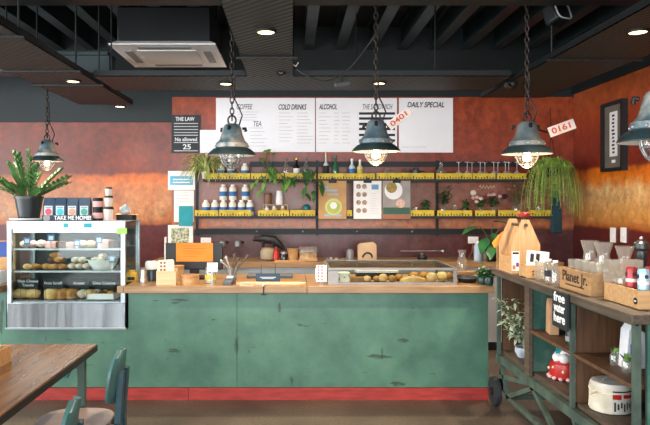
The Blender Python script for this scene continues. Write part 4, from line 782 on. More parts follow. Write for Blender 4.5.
# till
t=thing('till_screen','black point of sale screen standing behind the wooden tub','screen',(xs(194,5.5),5.5,ZW)); MB().box(-.10,.10,-.08,.10,0,.02).box(-.04,.04,.01,.05,.02,.12).build('stand',black,t,bev=.004); MB().box(-.25,.25,-.012,.03,.08,.31).build('screen',black,t,bev=.006); MB().box(-.255,-.245,-.014,.03,.06,.36).build('white_edge',white,t)
t=thing('note','bright orange handwritten note hung on the till screen','note',at(194.5,261.5,5.47)); k=5.47/F; MB().box(-18.5*k,18.5*k,0,.003,0,18.5*k).build('sheet',orangep,t); mb=MB(); rnd=random.Random(8); [lines(mb,-12*k,12*k,15.5*k-i*2.6*k,15.5*k-i*2.6*k,1,rnd,.003,-.0004) for i in range(5)]; mb.build('handwriting',M('orange_ink','b5601c',.8),t)
t=thing('card_terminal','grey card payment terminal with pale screen on the worktop','card terminal',(xs(229.5,5.12),5.12,ZW),R(-12)); mb=MB(); mb.prism([(-.06,0),(.06,0),(.06,.055),(.045,.06),(-.06,.03)],.075,'x',0).build('terminal_body',M('terminal_grey','4c5157',.4),t,bev=.006); mb=MB(); mb.M=Matrix.Translation((0,.012,.055))@Matrix.Rotation(R(16),4,'X'); mb.box(-.028,.028,-.022,.028,0,.003).build('screen',M('lcd','a9bccb',.3),t)
t=thing('utensil_jar','glass jar packed with spoons and tongs behind the card terminal','utensil jar',(xs(232,5.4),5.4,ZW)); MB().lathe([(.045,0),(.045,.11)],18,cap=False).build('jar_body',clear2,t); rnd=random.Random(6)
for i,(dx,h) in enumerate(((.13,.2),(-.05,.19),(.02,.21),(-.09,.16),(.05,.18))):
    MB().tube([(dx*.1,-.01+.005*i,.005),(dx*.4,0,.11),(dx,0.0,h)],[.006,.006,.009],7).ball((dx,0,h),.014,8,(1,.5,1.3)).build('utensil',alu if i%2 else M('spoon_dark','4a4540',.5),t)
t=thing('serving_board','pale wooden paddle board along the front of the worktop','board',(xs(275,5.10),5.10,ZW)); MB().prism([(-.26,-.05),(.2,-.05),(.25,-.02),(.25,.02),(.2,.05),(-.26,.05)],.018,'z',.009).build('board',ply,t,bev=.004); MB().box(-.31,-.26,-.014,.014,0.002,.016).build('handle',ply,t)
t=thing('label_block','small wooden label block beside the card terminal','block',(xs(247,5.03),5.03,ZW)); MB().box(-.055,.055,-.01,.01,0,.028).build('block',ply,t); mb=MB(); lines(mb,-.04,.04,.018,.012,2,rnd,.003,-.0104); mb.build('print',inkm,t)
t=thing('sign','small navy sign with white print on wire legs on the worktop','sign',(xs(268,5.2),5.19,ZW)); MB().box(-.1,.1,-.003,.003,.0,.078).build('board',M('sign_navy','1d4058',.6),t); MB().box(-.065,.065,-.0045,-.003,.047,.051).box(-.05,.05,-.0045,-.003,.037,.040).box(-.08,.08,-.0045,-.003,.006,.010).build('print',wh,t)
for q in (-.055,.06): MB().tube([(q,.006,0),(q,.006,.16)],.003,6).build('wire_leg',blackm,t)
t=thing('laptop','closed dark grey laptop case lying behind the navy sign','laptop',(xs(270,5.6),5.6,ZW)); MB().box(-.2,.2,-.09,.09,0,.03).build('case',grey,t,bev=.008)
t=thing('bottle_opener','small black cast hook clamped on the worktop front edge','hook',(xs(263.5,4.985),4.9985,ZW-.03)); MB().tube([(0,-.004,0.028),(0,-.004,-.02),(.0,-.004,-.035)],.005,7).build('shank',black,t); MB().tube([(-.02,-.004,-.035),(.02,-.004,-.035)],.005,7).build('jaw',black,t); MB().ball((0,-.002,.035),.012,8).build('screw',alu,t)
t=thing('menu_card','tall white card with red and grey stamps on a small stand','card',(xs(321,5.13),5.13,ZW)); MB().box(-.04,.045,-.002,.002,.02,.155).build('card',paper,t); MB().box(-.045,.025,.004,.007,.04,.125).build('rear_card',paper,t); mb=MB(); [mb.lathe([(.0075,0),(.0075,.001)],8,(-.02+.028*j,-.003,.14-.025*i),True,'y') for i in range(5) for j in range(2)]; mb.build('stamps',inkr,t); MB().box(-.015,.015,-.015,.015,0,.02).build('stand',clear2,t)
# glass bread case
gx0,gx1=xs(328,5.10),xs(457,5.10); gw=gx1-gx0; gd=.70; gh=.135
t=thing('display_case','long low glass bread case on the right of the worktop','display case',(gx0,5.10,ZW))
fr=M('brushed_frame','8d8884',.4,.6)
fm=MB(); fm.box(0,gw,0,.02,0,.018).box(0,gw,0,.02,gh-.017,gh).box(0,.085,0,.012,.018,gh-.022).box(gw-.03,gw,0,.012,.018,gh-.022)
fm.box(0,.018,.02,gd,0,.018).box(gw-.018,gw,.02,gd,0,.018).box(0,.018,.02,gd,gh-.018,gh).box(gw-.018,gw,.02,gd,gh-.018,gh).box(0,gw,gd-.018,gd,gh-.018,gh).box(0,gw,gd-.018,gd,0,.018).box(0,.018,gd-.018,gd,.018,gh).box(gw-.018,gw,gd-.018,gd,.018,gh)
fm.build('frame',fr,t); MB().box(.018,gw-.018,.02,gd-.018,0,.006).build('floor_panel',M('case_floor','c09a70',.6),t)
MB().box(.018,gw-.018,.02,gd-.018,gh-.006,gh-.002).build('top_glass',pane,t); MB().box(.085,gw-.03,.003,.007,.018,gh-.022).build('front_glass',pane,t); MB().box(.004,.008,.02,gd-.018,.018,gh-.018).build('side_glass',pane,t); MB().box(gw-.008,gw-.004,.02,gd-.018,.018,gh-.018).build('side_glass',pane,t)
zf=ZW+.0065
tag(MB().box(-.055,.055,-.05,.05,0,.085).build('nougat_block',M('nougat','f4ead8',.6,0,'4a4838',34,lo=.62,hi=.66),None,(xs(343,5.2),5.2,zf),bev=.01),'white speckled nougat cake block at the left in the glass bread case','cake')
tag(MB().box(-.08,.10,-.05,.05,0,.04).build('brownie',M('honey_brown','a87843',.7,0,'8a5a30',18),None,(xs(357,5.22),5.22,zf),bev=.006),'flat brown slab cake right of the white nougat block','cake')
t=thing('tray','black tray with white cover inside the glass bread case','tray',(xs(376,5.45),5.45,zf)); MB().box(-.17,.17,-.08,.08,0,.06).build('tray_body',black,t,bev=.005); MB().box(-.18,.18,-.09,.09,.06,.08).build('cover',paper,t)
for i,(px,w_,h_,mt,dz,Y) in enumerate(((367,.075,.055,crustp,0,5.2),(377,.07,.05,crust,0,5.24),(383,.075,.075,crustp,0,5.18),(392,.07,.06,crust,0,5.2),(399,.07,.06,crust,0,5.28),(424,.11,.08,crust,0,5.32),(432,.095,.085,crustp,0,5.18),(442,.10,.085,crustp,0,5.24),(449,.07,.07,crust,0,5.34),(414,.11,.07,crust,0,5.36))):
    pastry('bread_roll','bread roll in the glass bread case, %s'%['beside the brown slab cake','small one behind the black tray front','tall one before the black tray','third small one before the black tray','darker one right of the black tray','brown one behind the pale wedge','large pale one near the right end','large pale one second from the right end','last one at the right end','brown one at the back of the pale wedge'][i],'bread',(xs(px,Y),Y,zf+dz),'roll',w_,.09,h_,mt,0,'bread rolls in the glass case',90+i)
tag(MB().prism([(-.12,0),(.10,0),(.10,.03),(.0,.055),(-.10,.03)],.09,'y',0).build('bread_wedge',crustp,None,(xs(414,5.2),5.2,zf),bev=.01),'pale flat bread wedge before the rolls in the glass bread case','bread')
# right of bread case
t=thing('wooden_block','oak block stand holding the carafe right of the bread case','block',(xs(466,5.75),5.75,ZW)); MB().box(-.085,.085,-.07,.07,0,.04).build('block',oak,t,bev=.004)
t=thing('carafe','square clear glass carafe on the oak block right of the bread case','carafe',(xs(462,5.74),5.74,ZW+.0402)); MB().lathe([(.045,0),(.047,.09),(.03,.125),(.028,.15),(.04,.19)],16,cap=False).build('carafe_body',clear2,t)
t=thing('bowl','black shallow bowl at the right end of the worktop','bowl',(xs(468,5.25),5.27,ZW)); MB().lathe([(.07,0),(.095,.05),(.09,.05),(.065,.008),(0,.008)],24).build('bowl_body',black,t); MB().lathe([(.0955,.036),(.0965,.048)],24,cap=False).build('rim_stripe',grey,t)
jarplant(482,.04,.06,M('dark_green_pot','1f3a34',.4),'mint in a dark green pot at the right end of the worktop',14,.1,leafg,21,z=ZW,Y=5.13,flow=M('mauve_bloom','b79aa6',.7),flowr=.012)
jarplant(489,.035,.07,M('dark_green_pot','1f3a34'),'herb in a dark green pot beside the wooden tote corner',12,.08,leafd,22,z=ZW,Y=5.06)
t=thing('paper_tray','pale pink paper tray at the right end of the worktop behind the herbs','tray',(xs(474,5.45),5.46,ZW)); MB().box(-.05,.04,-.06,.06,0,.03).build('tray_body',M('pink_paper','d2b0a0',.8),t,bev=.004)
# ------------------------------------------------------------ shelving trolley at right
UX0,UX1=1.60,2.26; UY0,UY1=2.94,4.94; YD1,YD2=3.635,4.30; ZU=1.075
greenp=M('trolley_green','4a5c50',.6,0,'333f39',8,.2); gpanel=M('worn_green_panel','27564a',.6,0,'5c776a',9,.2,lo=.45,hi=.75)
t=thing('shelving_trolley','old open shelving trolley of worn wood and green paint at the right','trolley',(0,0,0))
MB().box(UX0-.035,UX1+.02,UY0-.03,UY1+.03,1.03,ZU).build('top',oldw,t,bev=.004)
MB().box(UX0-.01,UX0+.012,UY0,UY1,1.018,1.03).build('apron',greenp,t)
for y,w_,m_ in ((UY0,.04,greenp),(YD1-.012,.022,greenp),(YD2-.03,.08,oldw),(UY1-.03,.03,greenp)): MB().box(UX0,UX0+.025,y,y+w_,.36,1.03).build('upright',m_,t)
MB().box(UX0+.04,UX1,UY1-.02,UY1,.41,1.03).build('end_panel',brownp,t); MB().box(UX0+.055,UX1,UY0+.002,UY0+.02,.36,1.03).build('end_panel',gpanel,t)
MB().box(UX0+.04,UX1,YD2,YD2+.018,.41,1.03).build('divider',gpanel,t); MB().box(UX0+.04,UX1,YD1+.003,YD1+.02,.41,1.03).build('divider',brownp,t)
MB().box(UX1-.018,UX1,UY0,UY1,.36,1.03).build('back_panel',brownp,t)
MB().box(UX0+.04,UX1-.02,UY0+.02,UY1-.02,.415,.44).build('base_shelf',oldw,t); MB().box(UX0-.005,UX0+.03,UY0,UY1,.355,.414).build('front_rail',greenp,t)
MB().box(UX0+.01,UX1-.02,UY0+.042,YD1-.012,.71,.73).build('shelf',brownp,t); MB().box(UX0+.01,UX1-.02,YD1+.021,YD2-.032,.71,.73).build('shelf',brownp,t); MB().box(UX0+.10,UX1-.02,YD2+.05,YD2+.24,.74,.755).build('shelf',brownp,t)
for a,b in (((UX0+.02,UY1-.04,.36),(UX0+.02,UY1-.22,.12)),((UX0+.02,UY1-.03,.24),(UX0+.02,4.25,.37)),((UX0+.02,UY1-.2,.13),(UX0+.02,YD2-.1,.36)),((UX0+.02,YD2-.02,.36),(UX0+.02,3.55,.02)),((UX0+.02,3.8,.05),(UX0+.02,YD1-.15,.36)),((UX0+.02,3.35,.05),(UX0+.02,YD1,.36)),((UX0+.02,UY1-.1,.13),(UX0+.02,3.1,.13)),((UX1-.1,UY1-.05,.36),(UX1-.1,UY1-.05,.12)),((UX1-.1,3.1,.4),(UX1-.1,3.1,.02)),((UX0+.02,3.1,.4),(UX0+.02,3.1,.02)),((UX0+.02,UY1-.2,.13),(UX1-.1,UY1-.2,.13))):
    MB().bar(a,b,.026,.032).build('brace',greenp,t)
for x in (UX0-.01,UX1-.08):
    w_=MB().lathe([(.085,-.022),(.11,-.018),(.112,0),(.11,.018),(.085,.022)],28,(x,4.95,.112),True,'x').build('wheel',M('rubber','23272b',.7),t); MB().lathe([(.03,-.03),(.03,.03)],14,(x,4.95,.112),True,'x').build('hub',blackm,w_)
    MB().bar((x+.04,4.95,.112),(x+.04,4.88,.36),.03,.03).build('caster_fork',blackm,t)
# --- on top of trolley
zt3=ZU
t=thing('wooden_tote','pine bottle tote with gabled ends on the far end of the trolley','tote',(1.69,4.71,zt3)); gab=[(-.105,0),(.105,0),(.105,.21),(.025,.39),(-.025,.39),(-.105,.21)]
MB().prism(gab,.016,'y',-.13).build('gable_end',pinez,t); MB().prism(gab,.016,'y',.13).build('gable_end',pinez,t)
MB().box(-.105,-.095,-.122,.122,0,.12).build('side_board',pine,t); MB().box(.095,.105,-.122,.122,0,.12).build('side_board',pine,t); MB().box(-.095,.095,-.122,.122,0,.01).build('bottom_board',pine,t); MB().tube([(0,-.15,.35),(0,.15,.35)],.013,10).build('handle',oldw,t)
MB().box(-.10,-.045,-.1395,-.138,.02,.16).build('label',paper,t); mb=MB(); 
MB().box(-.095,-.05,-.141,-.1395,.14,.155).build('label_heading',inkd,t); MB().box(-.095,-.075,-.141,-.1395,.03,.06).build('label_print',M('label_orange','d8703a',.7),t); MB().box(-.07,-.05,-.141,-.1395,.05,.08).build('label_print',M('label_violet','6a4a9a',.7),t)
MB().box(0.0,.105,-.155,-.139,0,.085).build('front_ledge',brownp,t)
t=thing('paper_flower','bright orange paper leaf tucked at the left of the wooden tote','tag',(1.60,4.90,zt3)); MB().prism([(-.03,.16),(.02,.2),(.05,.30),(.0,.26),(-.05,.2)],.006,'y',0).build('paper',orangep,t); MB().tube([(-.01,0,0),(-.01,0,.2)],.004,6).build('stick',pine,t)
t=thing('red_flower','red dried bloom sticking up behind the wooden tote','flower',(1.80,4.90,zt3)); MB().tube([(0,0,0),(0,0,.41)],.006,6).build('stem',stemm,t); mb=MB(); rnd=random.Random(31)
for i in range(40): a=rnd.uniform(0,2*PI); mb.leaf((0,0,.39),(math.cos(a),math.sin(a),rnd.uniform(.2,1.4)),.085,.035,.2)
mb.build('petals',M('petal_red','b5382c',.7,0,'d98a78',10),t)
t=thing('card_box','small pine box of leaflets beside the wooden tote','box',(1.68,4.37,zt3)); MB().box(-.085,.085,-.07,-.06,0,.085).box(-.085,.085,.06,.07,0,.085).box(-.085,-.075,-.06,.06,0,.085).box(.075,.085,-.06,.06,0,.085).box(-.085,.085,-.06,.06,0,.006).build('box_body',pine,t); mb=MB(); mb.cyl((-.04,-.072,.045),.006,.003,10,'y').cyl((-.04,-.072,.025),.006,.003,10,'y').build('holes',inkd,t)
t=thing('leaflet','white leaflets with black drawings standing in the small pine box','leaflet',(1.685,4.36,zt3+.0065)); MB().prism([(-.07,0),(.07,0),(.085,.165),(-.06,.18)],.03,'y',0).build('sheets',paper,t); mb=MB(); [mb.prism([(-.05+.04*i,.10+.02*(i%2)),(-.025+.04*i,.10),(-.02+.04*i,.155),(-.045+.04*i,.16)],.001,'y',-.0155) for i in range(2)]; mb.build('drawing',inkd,t)
def tumbler(name,lab,x,y,z,r,h,grp='drinking glasses on the trolley',mt=clear2): 
    return tag(MB().lathe([(0,.004),(r*.8,.004),(r*.82,0),(r,h),(r*.94,h),(r*.76,.01)],18,cap=False).build(name,mt,None,(x,y,z)),lab,'glass',grp)
for i,(px,py,z0) in enumerate(((541,279.5,0),(550,282,0),(541,279.5,.062),(550,282,.062))):
    p=on(px,py,zt3); tumbler('tumbler','short clear tumbler right of the leaflets, %s'%['lower left one','lower right one','upper left one stacked','upper right one stacked'][i],p.x,p.y,zt3+z0,.04,.06)
for i,(px,py) in enumerate(((557,285),(566,288))):
    p=Vector((1.655,4.07-.10*i,zt3)); t=thing('glass_bottle','small clear bottle with pale cap before the lettered crate, %s'%('left one' if i==0 else 'right one'),'bottle',p,0,'small clear bottles'); MB().lathe([(.026,0),(.028,.1),(.012,.13),(.014,.14)],16,cap=False).build('bottle_body',clear2,t); MB().lathe([(.016,.138),(.016,.152),(0,.153)],12).build('cap',white,t)
    if i==0: MB().lathe([(.0285,.04),(.0285,.08)],16,cap=False).build('label',inkd,t)
def crate(lab,x0,x1,y0,y1,h,th,txt=None,name='wooden_crate',mt=pine):
    t=thing(name,lab,'crate',((x0+x1)/2,(y0+y1)/2,zt3)); a=(x1-x0)/2; b=(y1-y0)/2
    MB().box(-a,-a+th,-b,b,0,h).build('side_board',mt,t); MB().box(a-th,a,-b,b,0,h).build('side_board',mt,t); MB().box(-a+th,a-th,-b,-b+th,0,h).build('end_board',mt,t); MB().box(-a+th,a-th,b-th,b,0,h).build('end_board',mt,t); MB().box(-a+th,a-th,-b+th,b-th,0,.008).build('bottom_board',mt,t)
    return t,a,b
oldp=wood('crate_old_pine','b28a5c','94704a',.65,1)
t,a,b=crate('weathered wooden crate lettered Planet Jr. on the trolley',1.64,1.93,3.47,3.87,.125,.012,mt=oldp)
text('lettering','Planet Jr.',.085,M('stencil_brown','3a2a1e',.8),t,(-a-.001,0,.078),rot=(PI/2,0,-PI/2),width=.32); 
mb=MB(); mb.box(-a-.001,-a,-.12,.12,.027,.035); mb.build('small_lettering',M('stencil_brown','3a2a1e'),t)
t2,a2,b2=crate('pale pine tray of cans with round black sticker on the near end of the trolley',1.68,2.12,3.06,3.40,.09,.014)
MB().lathe([(.017,-.001),(.017,.001)],18,(-a2-.001,-b2+.03,.036),True,'x').build('sticker',black,t2); MB().box(-a2-.0035,-a2-.002,-b2+.022,-b2+.038,.033,.039).build('sticker_mark',wh,t2)
def hourglass(name,lab,x,y,z,r,h,grp,wine=False):
    return tag(MB().lathe([(r*.9,0),(r*.98,h*.3),(r*.66,h*.72),(r*.68,h*.78),(r*1.05,h)],20,cap=False).build(name,clear2,None,(x,y,z)),lab,'carafe',grp)
zc_=zt3+.0085
hourglass('glass_carafe','flared clear carafe standing at the back of the lettered crate, left one',1.79,3.80,zc_,.05,.28,'flared carafes')
hourglass('glass_carafe','flared clear carafe standing in the lettered crate, right one',1.79,3.63,zc_,.05,.28,'flared carafes')
for i,(x,y) in enumerate(((1.71,3.81),(1.71,3.72),(1.71,3.63),(1.71,3.54),(1.87,3.81),(1.87,3.72),(1.78,3.54))):
    tumbler('tumbler','clear water glass in the lettered crate, %s'%['front row far end','front row second from far end','front row third','front row near end','second row far end','second row middle','second row near end'][i],x,y,zc_,.042,.165)
hourglass('glass_carafe','flared clear carafe behind the tray of cans, at the near end of the crate',1.86,3.535,zc_,.048,.265,'flared carafes')
t=thing('glass_tray','clear rectangular glass dish resting on the tray of cans','dish',(1.775,3.39,zt3+.0905)); MB().box(-.09,.09,-.03,.03,0,.006).box(-.09,.09,-.032,-.028,0,.12).box(-.09,.09,.028,.032,0,.12).box(-.092,-.088,-.032,.032,0,.12).box(.088,.092,-.032,.032,0,.12).build('dish_body',clear2,t)
for i,(x,y,c1,nm) in enumerate(((1.735,3.23,'a83a3c','red'),(1.735,3.12,'9fcbe0','pale blue'),(1.83,3.12,'8fc2dc','pale blue'),(1.83,3.23,'b04a48','red'))):
    t=thing('drink_can','%s can in the pine tray, %s'%(nm,['front, far','nearest corner','near end, second from the corner','behind the front red one'][i]),'can',(x,y,zt3+.0085),0,'drink cans in the pine tray'); MB().lathe([(.023,0),(.027,.008),(.027,.168),(.022,.18),(.020,.178),(0,.177)],20).build('can_body',M('can_'+nm.replace(' ','_'),c1,.35,.3),t); MB().lathe([(.0275,.105),(.0275,.122)],20,cap=False).build('band',M('can_print','e8e4e0',.5),t)
    MB().lathe([(.010,-.001),(.010,.001)],12,(-.0275,0,.145),True,'x').build('emblem',M('emblem_dark','402a3a',.6),t); MB().lathe([(.010,-.001),(.010,.001)],12,(0,-.0275,.145),True,'y').build('emblem',M('emblem_dark','402a3a',.6),t)
for i,(x,y) in enumerate(((1.745,3.34),(1.82,3.33))): hourglass('small_carafe','small hourglass carafe in the pine tray beside the red cans, %s'%['front one','back one'][i],x,y,zt3+.0085,.034,.15,'small carafes')
t=thing('pepper_mill','tall black pepper mill standing behind the cans on the trolley','pepper mill',(2.00,3.62,zt3)); MB().lathe([(.04,0),(.043,.02),(.03,.11),(.026,.19),(.034,.22),(.03,.24)],20).build('mill_body',M('mill_black','20282c',.3),t); MB().lathe([(.03,.24),(.043,.255),(.04,.285),(.02,.30),(0,.303)],20).build('mill_head',M('mill_black','20282c'),t); MB().ball((0,0,.311),.011,8).build('knob',alu,t)
# --- inside trolley
zs1=.4405
t=thing('potted_plant','pale sage succulent in a white and blue pot in the far bay of the trolley','plant',(1.73,4.70,zs1)); MB().lathe([(.05,0),(.07,.04),(.068,.075),(.06,.075),(.06,.05),(0,.05)],20).build('pot',M('pot_white_blue','c6ccd2',.4,0,'5f7490',8),t)
lf=MB(); st=MB(); rnd=random.Random(17)
for i in range(16):
    a=rnd.uniform(0,2*PI); L_=rnd.uniform(.12,.38); e=Vector((math.cos(a)*.12-.075,math.sin(a)*.10,.08+L_)); st.tube([(0,0,.06),(e.x*.4,e.y*.4,.08+L_*.6),e],.004,5)
    for q in range(16):
        pq=Vector((0,0,.06)).lerp(e,rnd.uniform(.35,1.0)); lf.leaf(pq,(rnd.uniform(-1,1),rnd.uniform(-1,1),rnd.uniform(-.5,.9)),.06,.022,.3)
st.build('stems',stemm,t); lf.build('foliage',leafs,t)
t=thing('paper_bag','brown paper bag standing on the middle shelf of the trolley','bag',(1.71,4.15,.7305),R(80)); MB().prism([(-.06,0),(.06,0),(.045,.19),(.02,.23),(.0,.23),(-.045,.17)],.06,'y',0).build('bag',M('bag_tan','b58d6a',.85),t,bev=.005); MB().box(-.02,.02,-.033,-.0302,.06,.11).build('label',M('bag_label','8f6a4c',.8),t)
t=thing('chalkboard','black hanging board reading free water here on the trolley front','sign',(UX0-.048,3.655,.805)); MB().box(-.006,.006,-.10,.10,.06,.27).build('board',M('sign_black','1a1f21',.7),t); 
for i,(s_,z_) in enumerate((('free',.235),('water',.175),('here',.115))): text('lettering',s_,.075,wh,t,(-.0075,0,z_),rot=(PI/2,0,-PI/2),width=.15)
MB().tube([(.0,-.07,.27),(.008,-.07,.268),(.012,-.07,.26)],.003,6).tube([(.0,.07,.27),(.008,.07,.268),(.012,.07,.26)],.003,6).build('hook',blackm,t)
for i,y in enumerate((3.84,3.74)): 
    t=thing('tin','small dark tin below the hanging chalkboard, %s'%['far one','near one'][i],'tin',(1.70,y,.7305),0,'dark tins on the shelf'); MB().lathe([(.035,0),(.036,.085),(.03,.095)],18).build('tin_body',M('tin_dark','2a3034',.35,.4),t); MB().lathe([(.0368,.02),(.0368,.05)],18,cap=False).build('label',inkm,t)
t=thing('ceramic_jar','red ceramic jar with snowy white top on the base shelf of the trolley','jar',(1.79,4.14,zs1)); MB().lathe([(.08,0),(.095,.01),(.10,.05),(.092,.10),(.06,.12),(0,.12)],26).build('jar_body',red,t)
mb=MB(); [mb.ball((.05*math.cos(a),.05*math.sin(a),.135),.034,10) for a in [2*PI*i/6 for i in range(6)]]; mb.ball((0,0,.15),.045,12).build('white_top',paper,t)
mb=MB(); [mb.ball((.1*math.cos(a),.1*math.sin(a),.012),.016,8,(1,1,.7)) for a in [2*PI*i/14 for i in range(14)]]; mb.build('pink_trim',M('trim_pink','e0b4b4',.6),t)
[MB().ball((.099*math.cos(a),.099*math.sin(a),.06+.02*(i%2)),.010,8).build('dot',M('dot_cream','e8c9a0',.6),t) for i,a in enumerate([2*PI*i/9 for i in range(9)])]
MB().ball((.045,-.03,.185),.022,10).build('red_knob',red,t)
t.children[0]; MB().box(-.065,-.02,-.012,-.008,.16,.25).box(-.045,-.04,-.012,-.008,.12,.16).build('teal_tag',tealb,t)
for i,(px,py) in enumerate(((615,365),(627,372))):
    p=on(px,py,.7305); t=thing('glass_jar','small glass jar with green sprig on the near bay shelf, %s'%['left one','right one'][i],'jar',p,0,'sprig jars'); MB().lathe([(.024,0),(.026,.05),(.018,.065),(.021,.075)],14,cap=False).build('jar_body',clear2,t); mb=MB(); rnd=random.Random(i); [mb.leaf((0,0,.04),(rnd.uniform(-.6,.6),rnd.uniform(-.6,.6),1),.07,.022,.2) for q in range(9)]; mb.build('sprig',leafl,t)
t=thing('paper_bag','white bag with blue print standing on the near bay shelf','bag',(1.78,3.30,.7305)); MB().prism([(-.06,0),(.05,0),(.045,.19),(-.02,.235),(-.045,.2)],.08,'y',0).build('bag',M('bag_white','d8dade',.6),t,bev=.006); MB().box(-.035,.02,-.0425,-.0402,.05,.13).build('label',M('bag_blue','3f68a8',.6),t)
t=thing('tin_drum','cream cloth wrapped tin drum with red and black print on the base shelf','tin',(1.775,3.52,zs1)); MB().lathe([(.10,0),(.108,.006),(.108,.145),(.10,.16),(0,.162)],28).build('drum',M('drum_cream','cdc8be',.55),t)
mb=MB()
def arc(mb,r,a0,a1,z0,z1,n=10):
    vs=[];fs=[]
    for i in range(n+1):
        a=a0+(a1-a0)*i/n; vs+=[(r*math.cos(a),r*math.sin(a),z0),(r*math.cos(a),r*math.sin(a),z1)]
    for i in range(n): fs.append([2*i,2*i+2,2*i+3,2*i+1])
    return mb.add(vs,fs)
arc(mb,.109,R(-112),R(-88),.085,.112); arc(mb,.109,R(-82),R(-48),.09,.112); mb.build('red_print',red,t)
mb=MB(); [arc(mb,.1092,R(-108+i*9),R(-103+i*9),.02+.01*(i%3),.07-.008*(i%2),3) for i in range(8)]; arc(mb,.109,R(-125),R(-30),.122,.13); mb.build('black_print',inkd,t)
mb=MB(); arc(mb,.1105,R(125),R(248),.004,.14,14); mb.build('cloth_wrap',M('calico','d8d0bd',.9,0,'b8ae98',10,.3),t)
MB().tube([(.111*math.cos(a),.111*math.sin(a),.112+.004*math.sin(3*a)) for a in [2*PI*j/30 for j in range(30)]],.003,6,True).tube([(-.10,-.04,.112),(-.15,-.07,.10),(-.16,-.08,.05)],.003,6).tube([(-.1,-.04,.112),(-.14,-.1,.115)],.003,6).build('string',cream,t)
MB().tube([(-.05,0,.16),(-.03,0,.178),(.03,.0,.178),(.05,0,.16)],.006,6).build('lid_handle',alu,t)
# ------------------------------------------------------------ right wall things
Yc_=(xs(1,1)*0+F*XR/(606-CX)+F*XR/(628-CX))/2; Yh=(F*XR/(606-CX)-F*XR/(628-CX))/2
t=thing('framed_print','tall black framed print with a strip of vertical lettering on the right wall','picture',(XR,Yc_,1.90),-PI/2); 
hh=.70; MB().box(-Yh,Yh,-.06,0,0,.035).box(-Yh,Yh,-.06,0,hh-.035,hh).box(-Yh,-Yh+.035,-.06,0,.035,hh-.035).box(Yh-.035,Yh,-.06,0,.035,hh-.035).build('frame',black,t); MB().box(-Yh+.03,Yh-.03,-.03,0,.03,hh-.03).build('mount',M('mount_taupe','6e6459',.8),t); MB().box(-.075,.075,-.034,-.03,.15,hh-.10).build('print',paper,t); MB().box(-.035,.035,-.034,-.03,.085,.115).build('caption',paper,t)
mb=MB(); rnd=random.Random(20)
for i in range(11): mb.box(-.012+rnd.uniform(-.02,0),.012+rnd.uniform(0,.02),-.036,-.034,.18+i*.037,.20+i*.037)
mb.build('lettering',inkd,t)
for px,lab in ((613.5,'white wall switch on the right wall, left of the pair'),(624,'white wall switch on the right wall, right of the pair')):
    Y=F*XR/(px-CX); t=thing('wall_switch',lab,'switch',(XR,Y,zs(235,Y)),-PI/2,'wall switches'); MB().box(-.05,.05,-.012,0,-.075,.075).build('plate',white,t,bev=.003); MB().box(-.012,.012,-.018,-.012,-.02,.02).build('rocker',paper,t)
# ------------------------------------------------------------ dining table and chairs
t=thing('dining_table','wooden dining table with dark edge in the left foreground','table',(-1.16,3.76,0)); 
MB().box(-1.4,0,-2.2,0,.715,.75).build('tabletop',M('table_top','8f6642',.25,0,'6a482c',3,.02,(9,.9,9),.3,.7,6),t,bev=.004); MB().box(-1.402,.003,-2.202,.003,.708,.742).build('edge_band',M('dark_edge','2a2420',.5),t)
lgm=M('leg_green','43594f',.5)
for x,y in ((-.06,-.09),(-1.3,-.09),(-.06,-2.1),(-1.3,-2.1)): MB().box(x-.02,x+.02,y-.02,y+.02,0,.70).build('leg',lgm,t)
MB().bar((-.1,-.1,.69),(-.15,-.1,.58),.025,.025).build('brace',tealp,t); MB().box(-1.3,-.06,-.105,-.075,.63,.70).build('apron',lgm,t)
t=thing('wooden_box','small wooden box of greenery on the dining table at the left edge','box',(-1.66,3.22,.7505)); MB().box(-.17,.17,-.14,-.125,0,.085).box(-.17,.17,.125,.14,0,.085).box(-.17,-.155,-.125,.125,0,.085).box(.155,.17,-.125,.125,0,.085).box(-.155,.155,-.125,.125,0,.01).build('box_body',pine,t); mb=MB(); rnd=random.Random(5)
for i in range(70): mb.leaf((rnd.uniform(-.13,.13),rnd.uniform(-.1,.1),.06),(rnd.uniform(-.6,.6),rnd.uniform(-.6,.6),1),.07,.02,.3)
mb.build('foliage',leafy,t)
chm=M('chair_teal','4d7877',.4,0,'3f6767',5); chd=M('chair_post','264a54',.4)
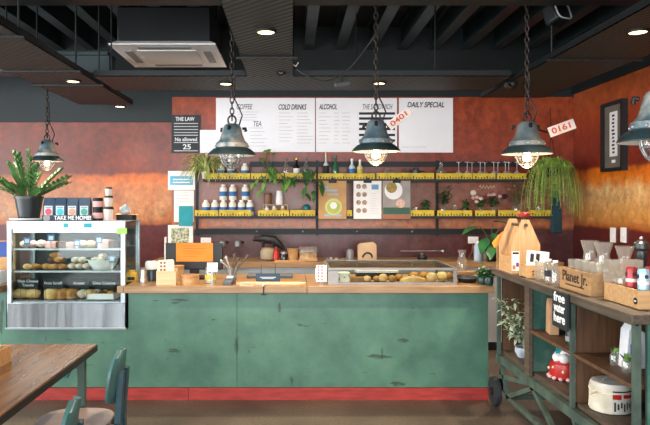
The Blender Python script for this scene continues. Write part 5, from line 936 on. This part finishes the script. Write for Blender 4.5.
def chair(lab,x,y,rz):
    t=thing('dining_chair',lab,'chair',(x,y,0),rz,'teal chairs at the dining table')
    # chair faces -X; backrest plane at +X side
    vs=[];fs=[];nu,nv=12,10
    for side in (0,1):
        for j in range(nv+1):
            v=j/nv
            for i in range(nu+1):
                u=-1+2*i/nu; wv=.165*math.sqrt(max(.02,1-abs(2*v-1)**2.6*.97))
                yy=u*wv; xx=.0+.045*v-.03*u*u+(.014 if side else 0); vs.append((xx,yy,.51+.29*v))
    K=(nu+1)*(nv+1)
    for j in range(nv):
        for i in range(nu):
            a=j*(nu+1)+i; fs+= [[a,a+1,a+nu+2,a+nu+1],[K+a,K+a+nu+1,K+a+nu+2,K+a+1]]
    for i in range(nu): fs+=[[i,K+i,K+i+1,i+1]]; a=nv*(nu+1)+i; fs+=[[a,a+1,K+a+1,K+a]]
    for j in range(nv): a=j*(nu+1); fs+=[[a,a+nu+1,K+a+nu+1,K+a]]; a+=nu; fs+=[[a,K+a,K+a+nu+1,a+nu+1]]
    MB().add(vs,fs).build('backrest',chm,t)
    st_=[(-.43+.0,0)]; pr=[]
    MB().prism([( -.22+.2*math.copysign(abs(math.cos(a))**.7,math.cos(a)),.2*math.copysign(abs(math.sin(a))**.7,math.sin(a))) for a in [2*PI*i/28 for i in range(28)]],.02,'z',.41).build('seat',M('seat_pink','a08a82',.45),t,bev=.005)
    for s_ in (-1,1):
        MB().bar((.045,s_*.05,.0),(.025,s_*.05,.42),.035,.05).bar((.025,s_*.05,.40),(.045,s_*.05,.69),.03,.05).build('rear_leg',chd,t)
        MB().bar((-.38,s_*.15,.40),(-.40,s_*.17,0),.03,.03).build('front_leg',chd,t)
        MB().bar((.025,s_*.05,.39),(-.38,s_*.15,.39),.025,.03).build('seat_rail',chd,t)
chair('teal moulded chair at the far end of the dining table, clear of the tabletop',-.955,3.42,R(2))
chair('teal moulded chair overlapping the table edge at the bottom of the picture',-.915,2.56,R(10))
# ------------------------------------------------------------ light
W=bpy.data.worlds.new('world'); SC.world=W; W.use_nodes=True; bg=W.node_tree.nodes['Background']
sk=W.node_tree.nodes.new('ShaderNodeTexSky'); sk.sky_type='HOSEK_WILKIE'; sk.turbidity=4; W.node_tree.links.new(sk.outputs[0],bg.inputs['Color']); bg.inputs['Strength'].default_value=.35
def area(n,loc,rot,sx_,sy_,e,c):
    l=bpy.data.lights.new(n,'AREA'); l.shape='RECTANGLE'; l.size=sx_; l.size_y=sy_; l.energy=e; l.color=c; o=bpy.data.objects.new(n,l); COL.objects.link(o); o.location=loc; o.rotation_euler=rot; return o
area('front_window_daylight',(-1,YF+.05,1.7),(R(103),0,0),7.2,2.5,450,(.93,.97,1))
area('left_window_daylight',(XL+.05,2.0,1.7),(R(90),0,R(-90)),7.0,2.3,400,(.95,.98,1))
# ------------------------------------------------------------ camera
cam=bpy.data.cameras.new('camera'); co=bpy.data.objects.new('camera',cam); COL.objects.link(co); co.location=(0,0,CZ); co.rotation_euler=(R(90),0,0)
cam.sensor_width=36; cam.sensor_fit='HORIZONTAL'; cam.lens=36*F/650; cam.shift_x=(325-CX)/650; cam.shift_y=-(212.5-CY)/650; cam.clip_start=.05
SC.camera=co
SC.view_settings.view_transform='Standard'; SC.view_settings.look='None'; SC.view_settings.exposure=0.4; SC.view_settings.gamma=1
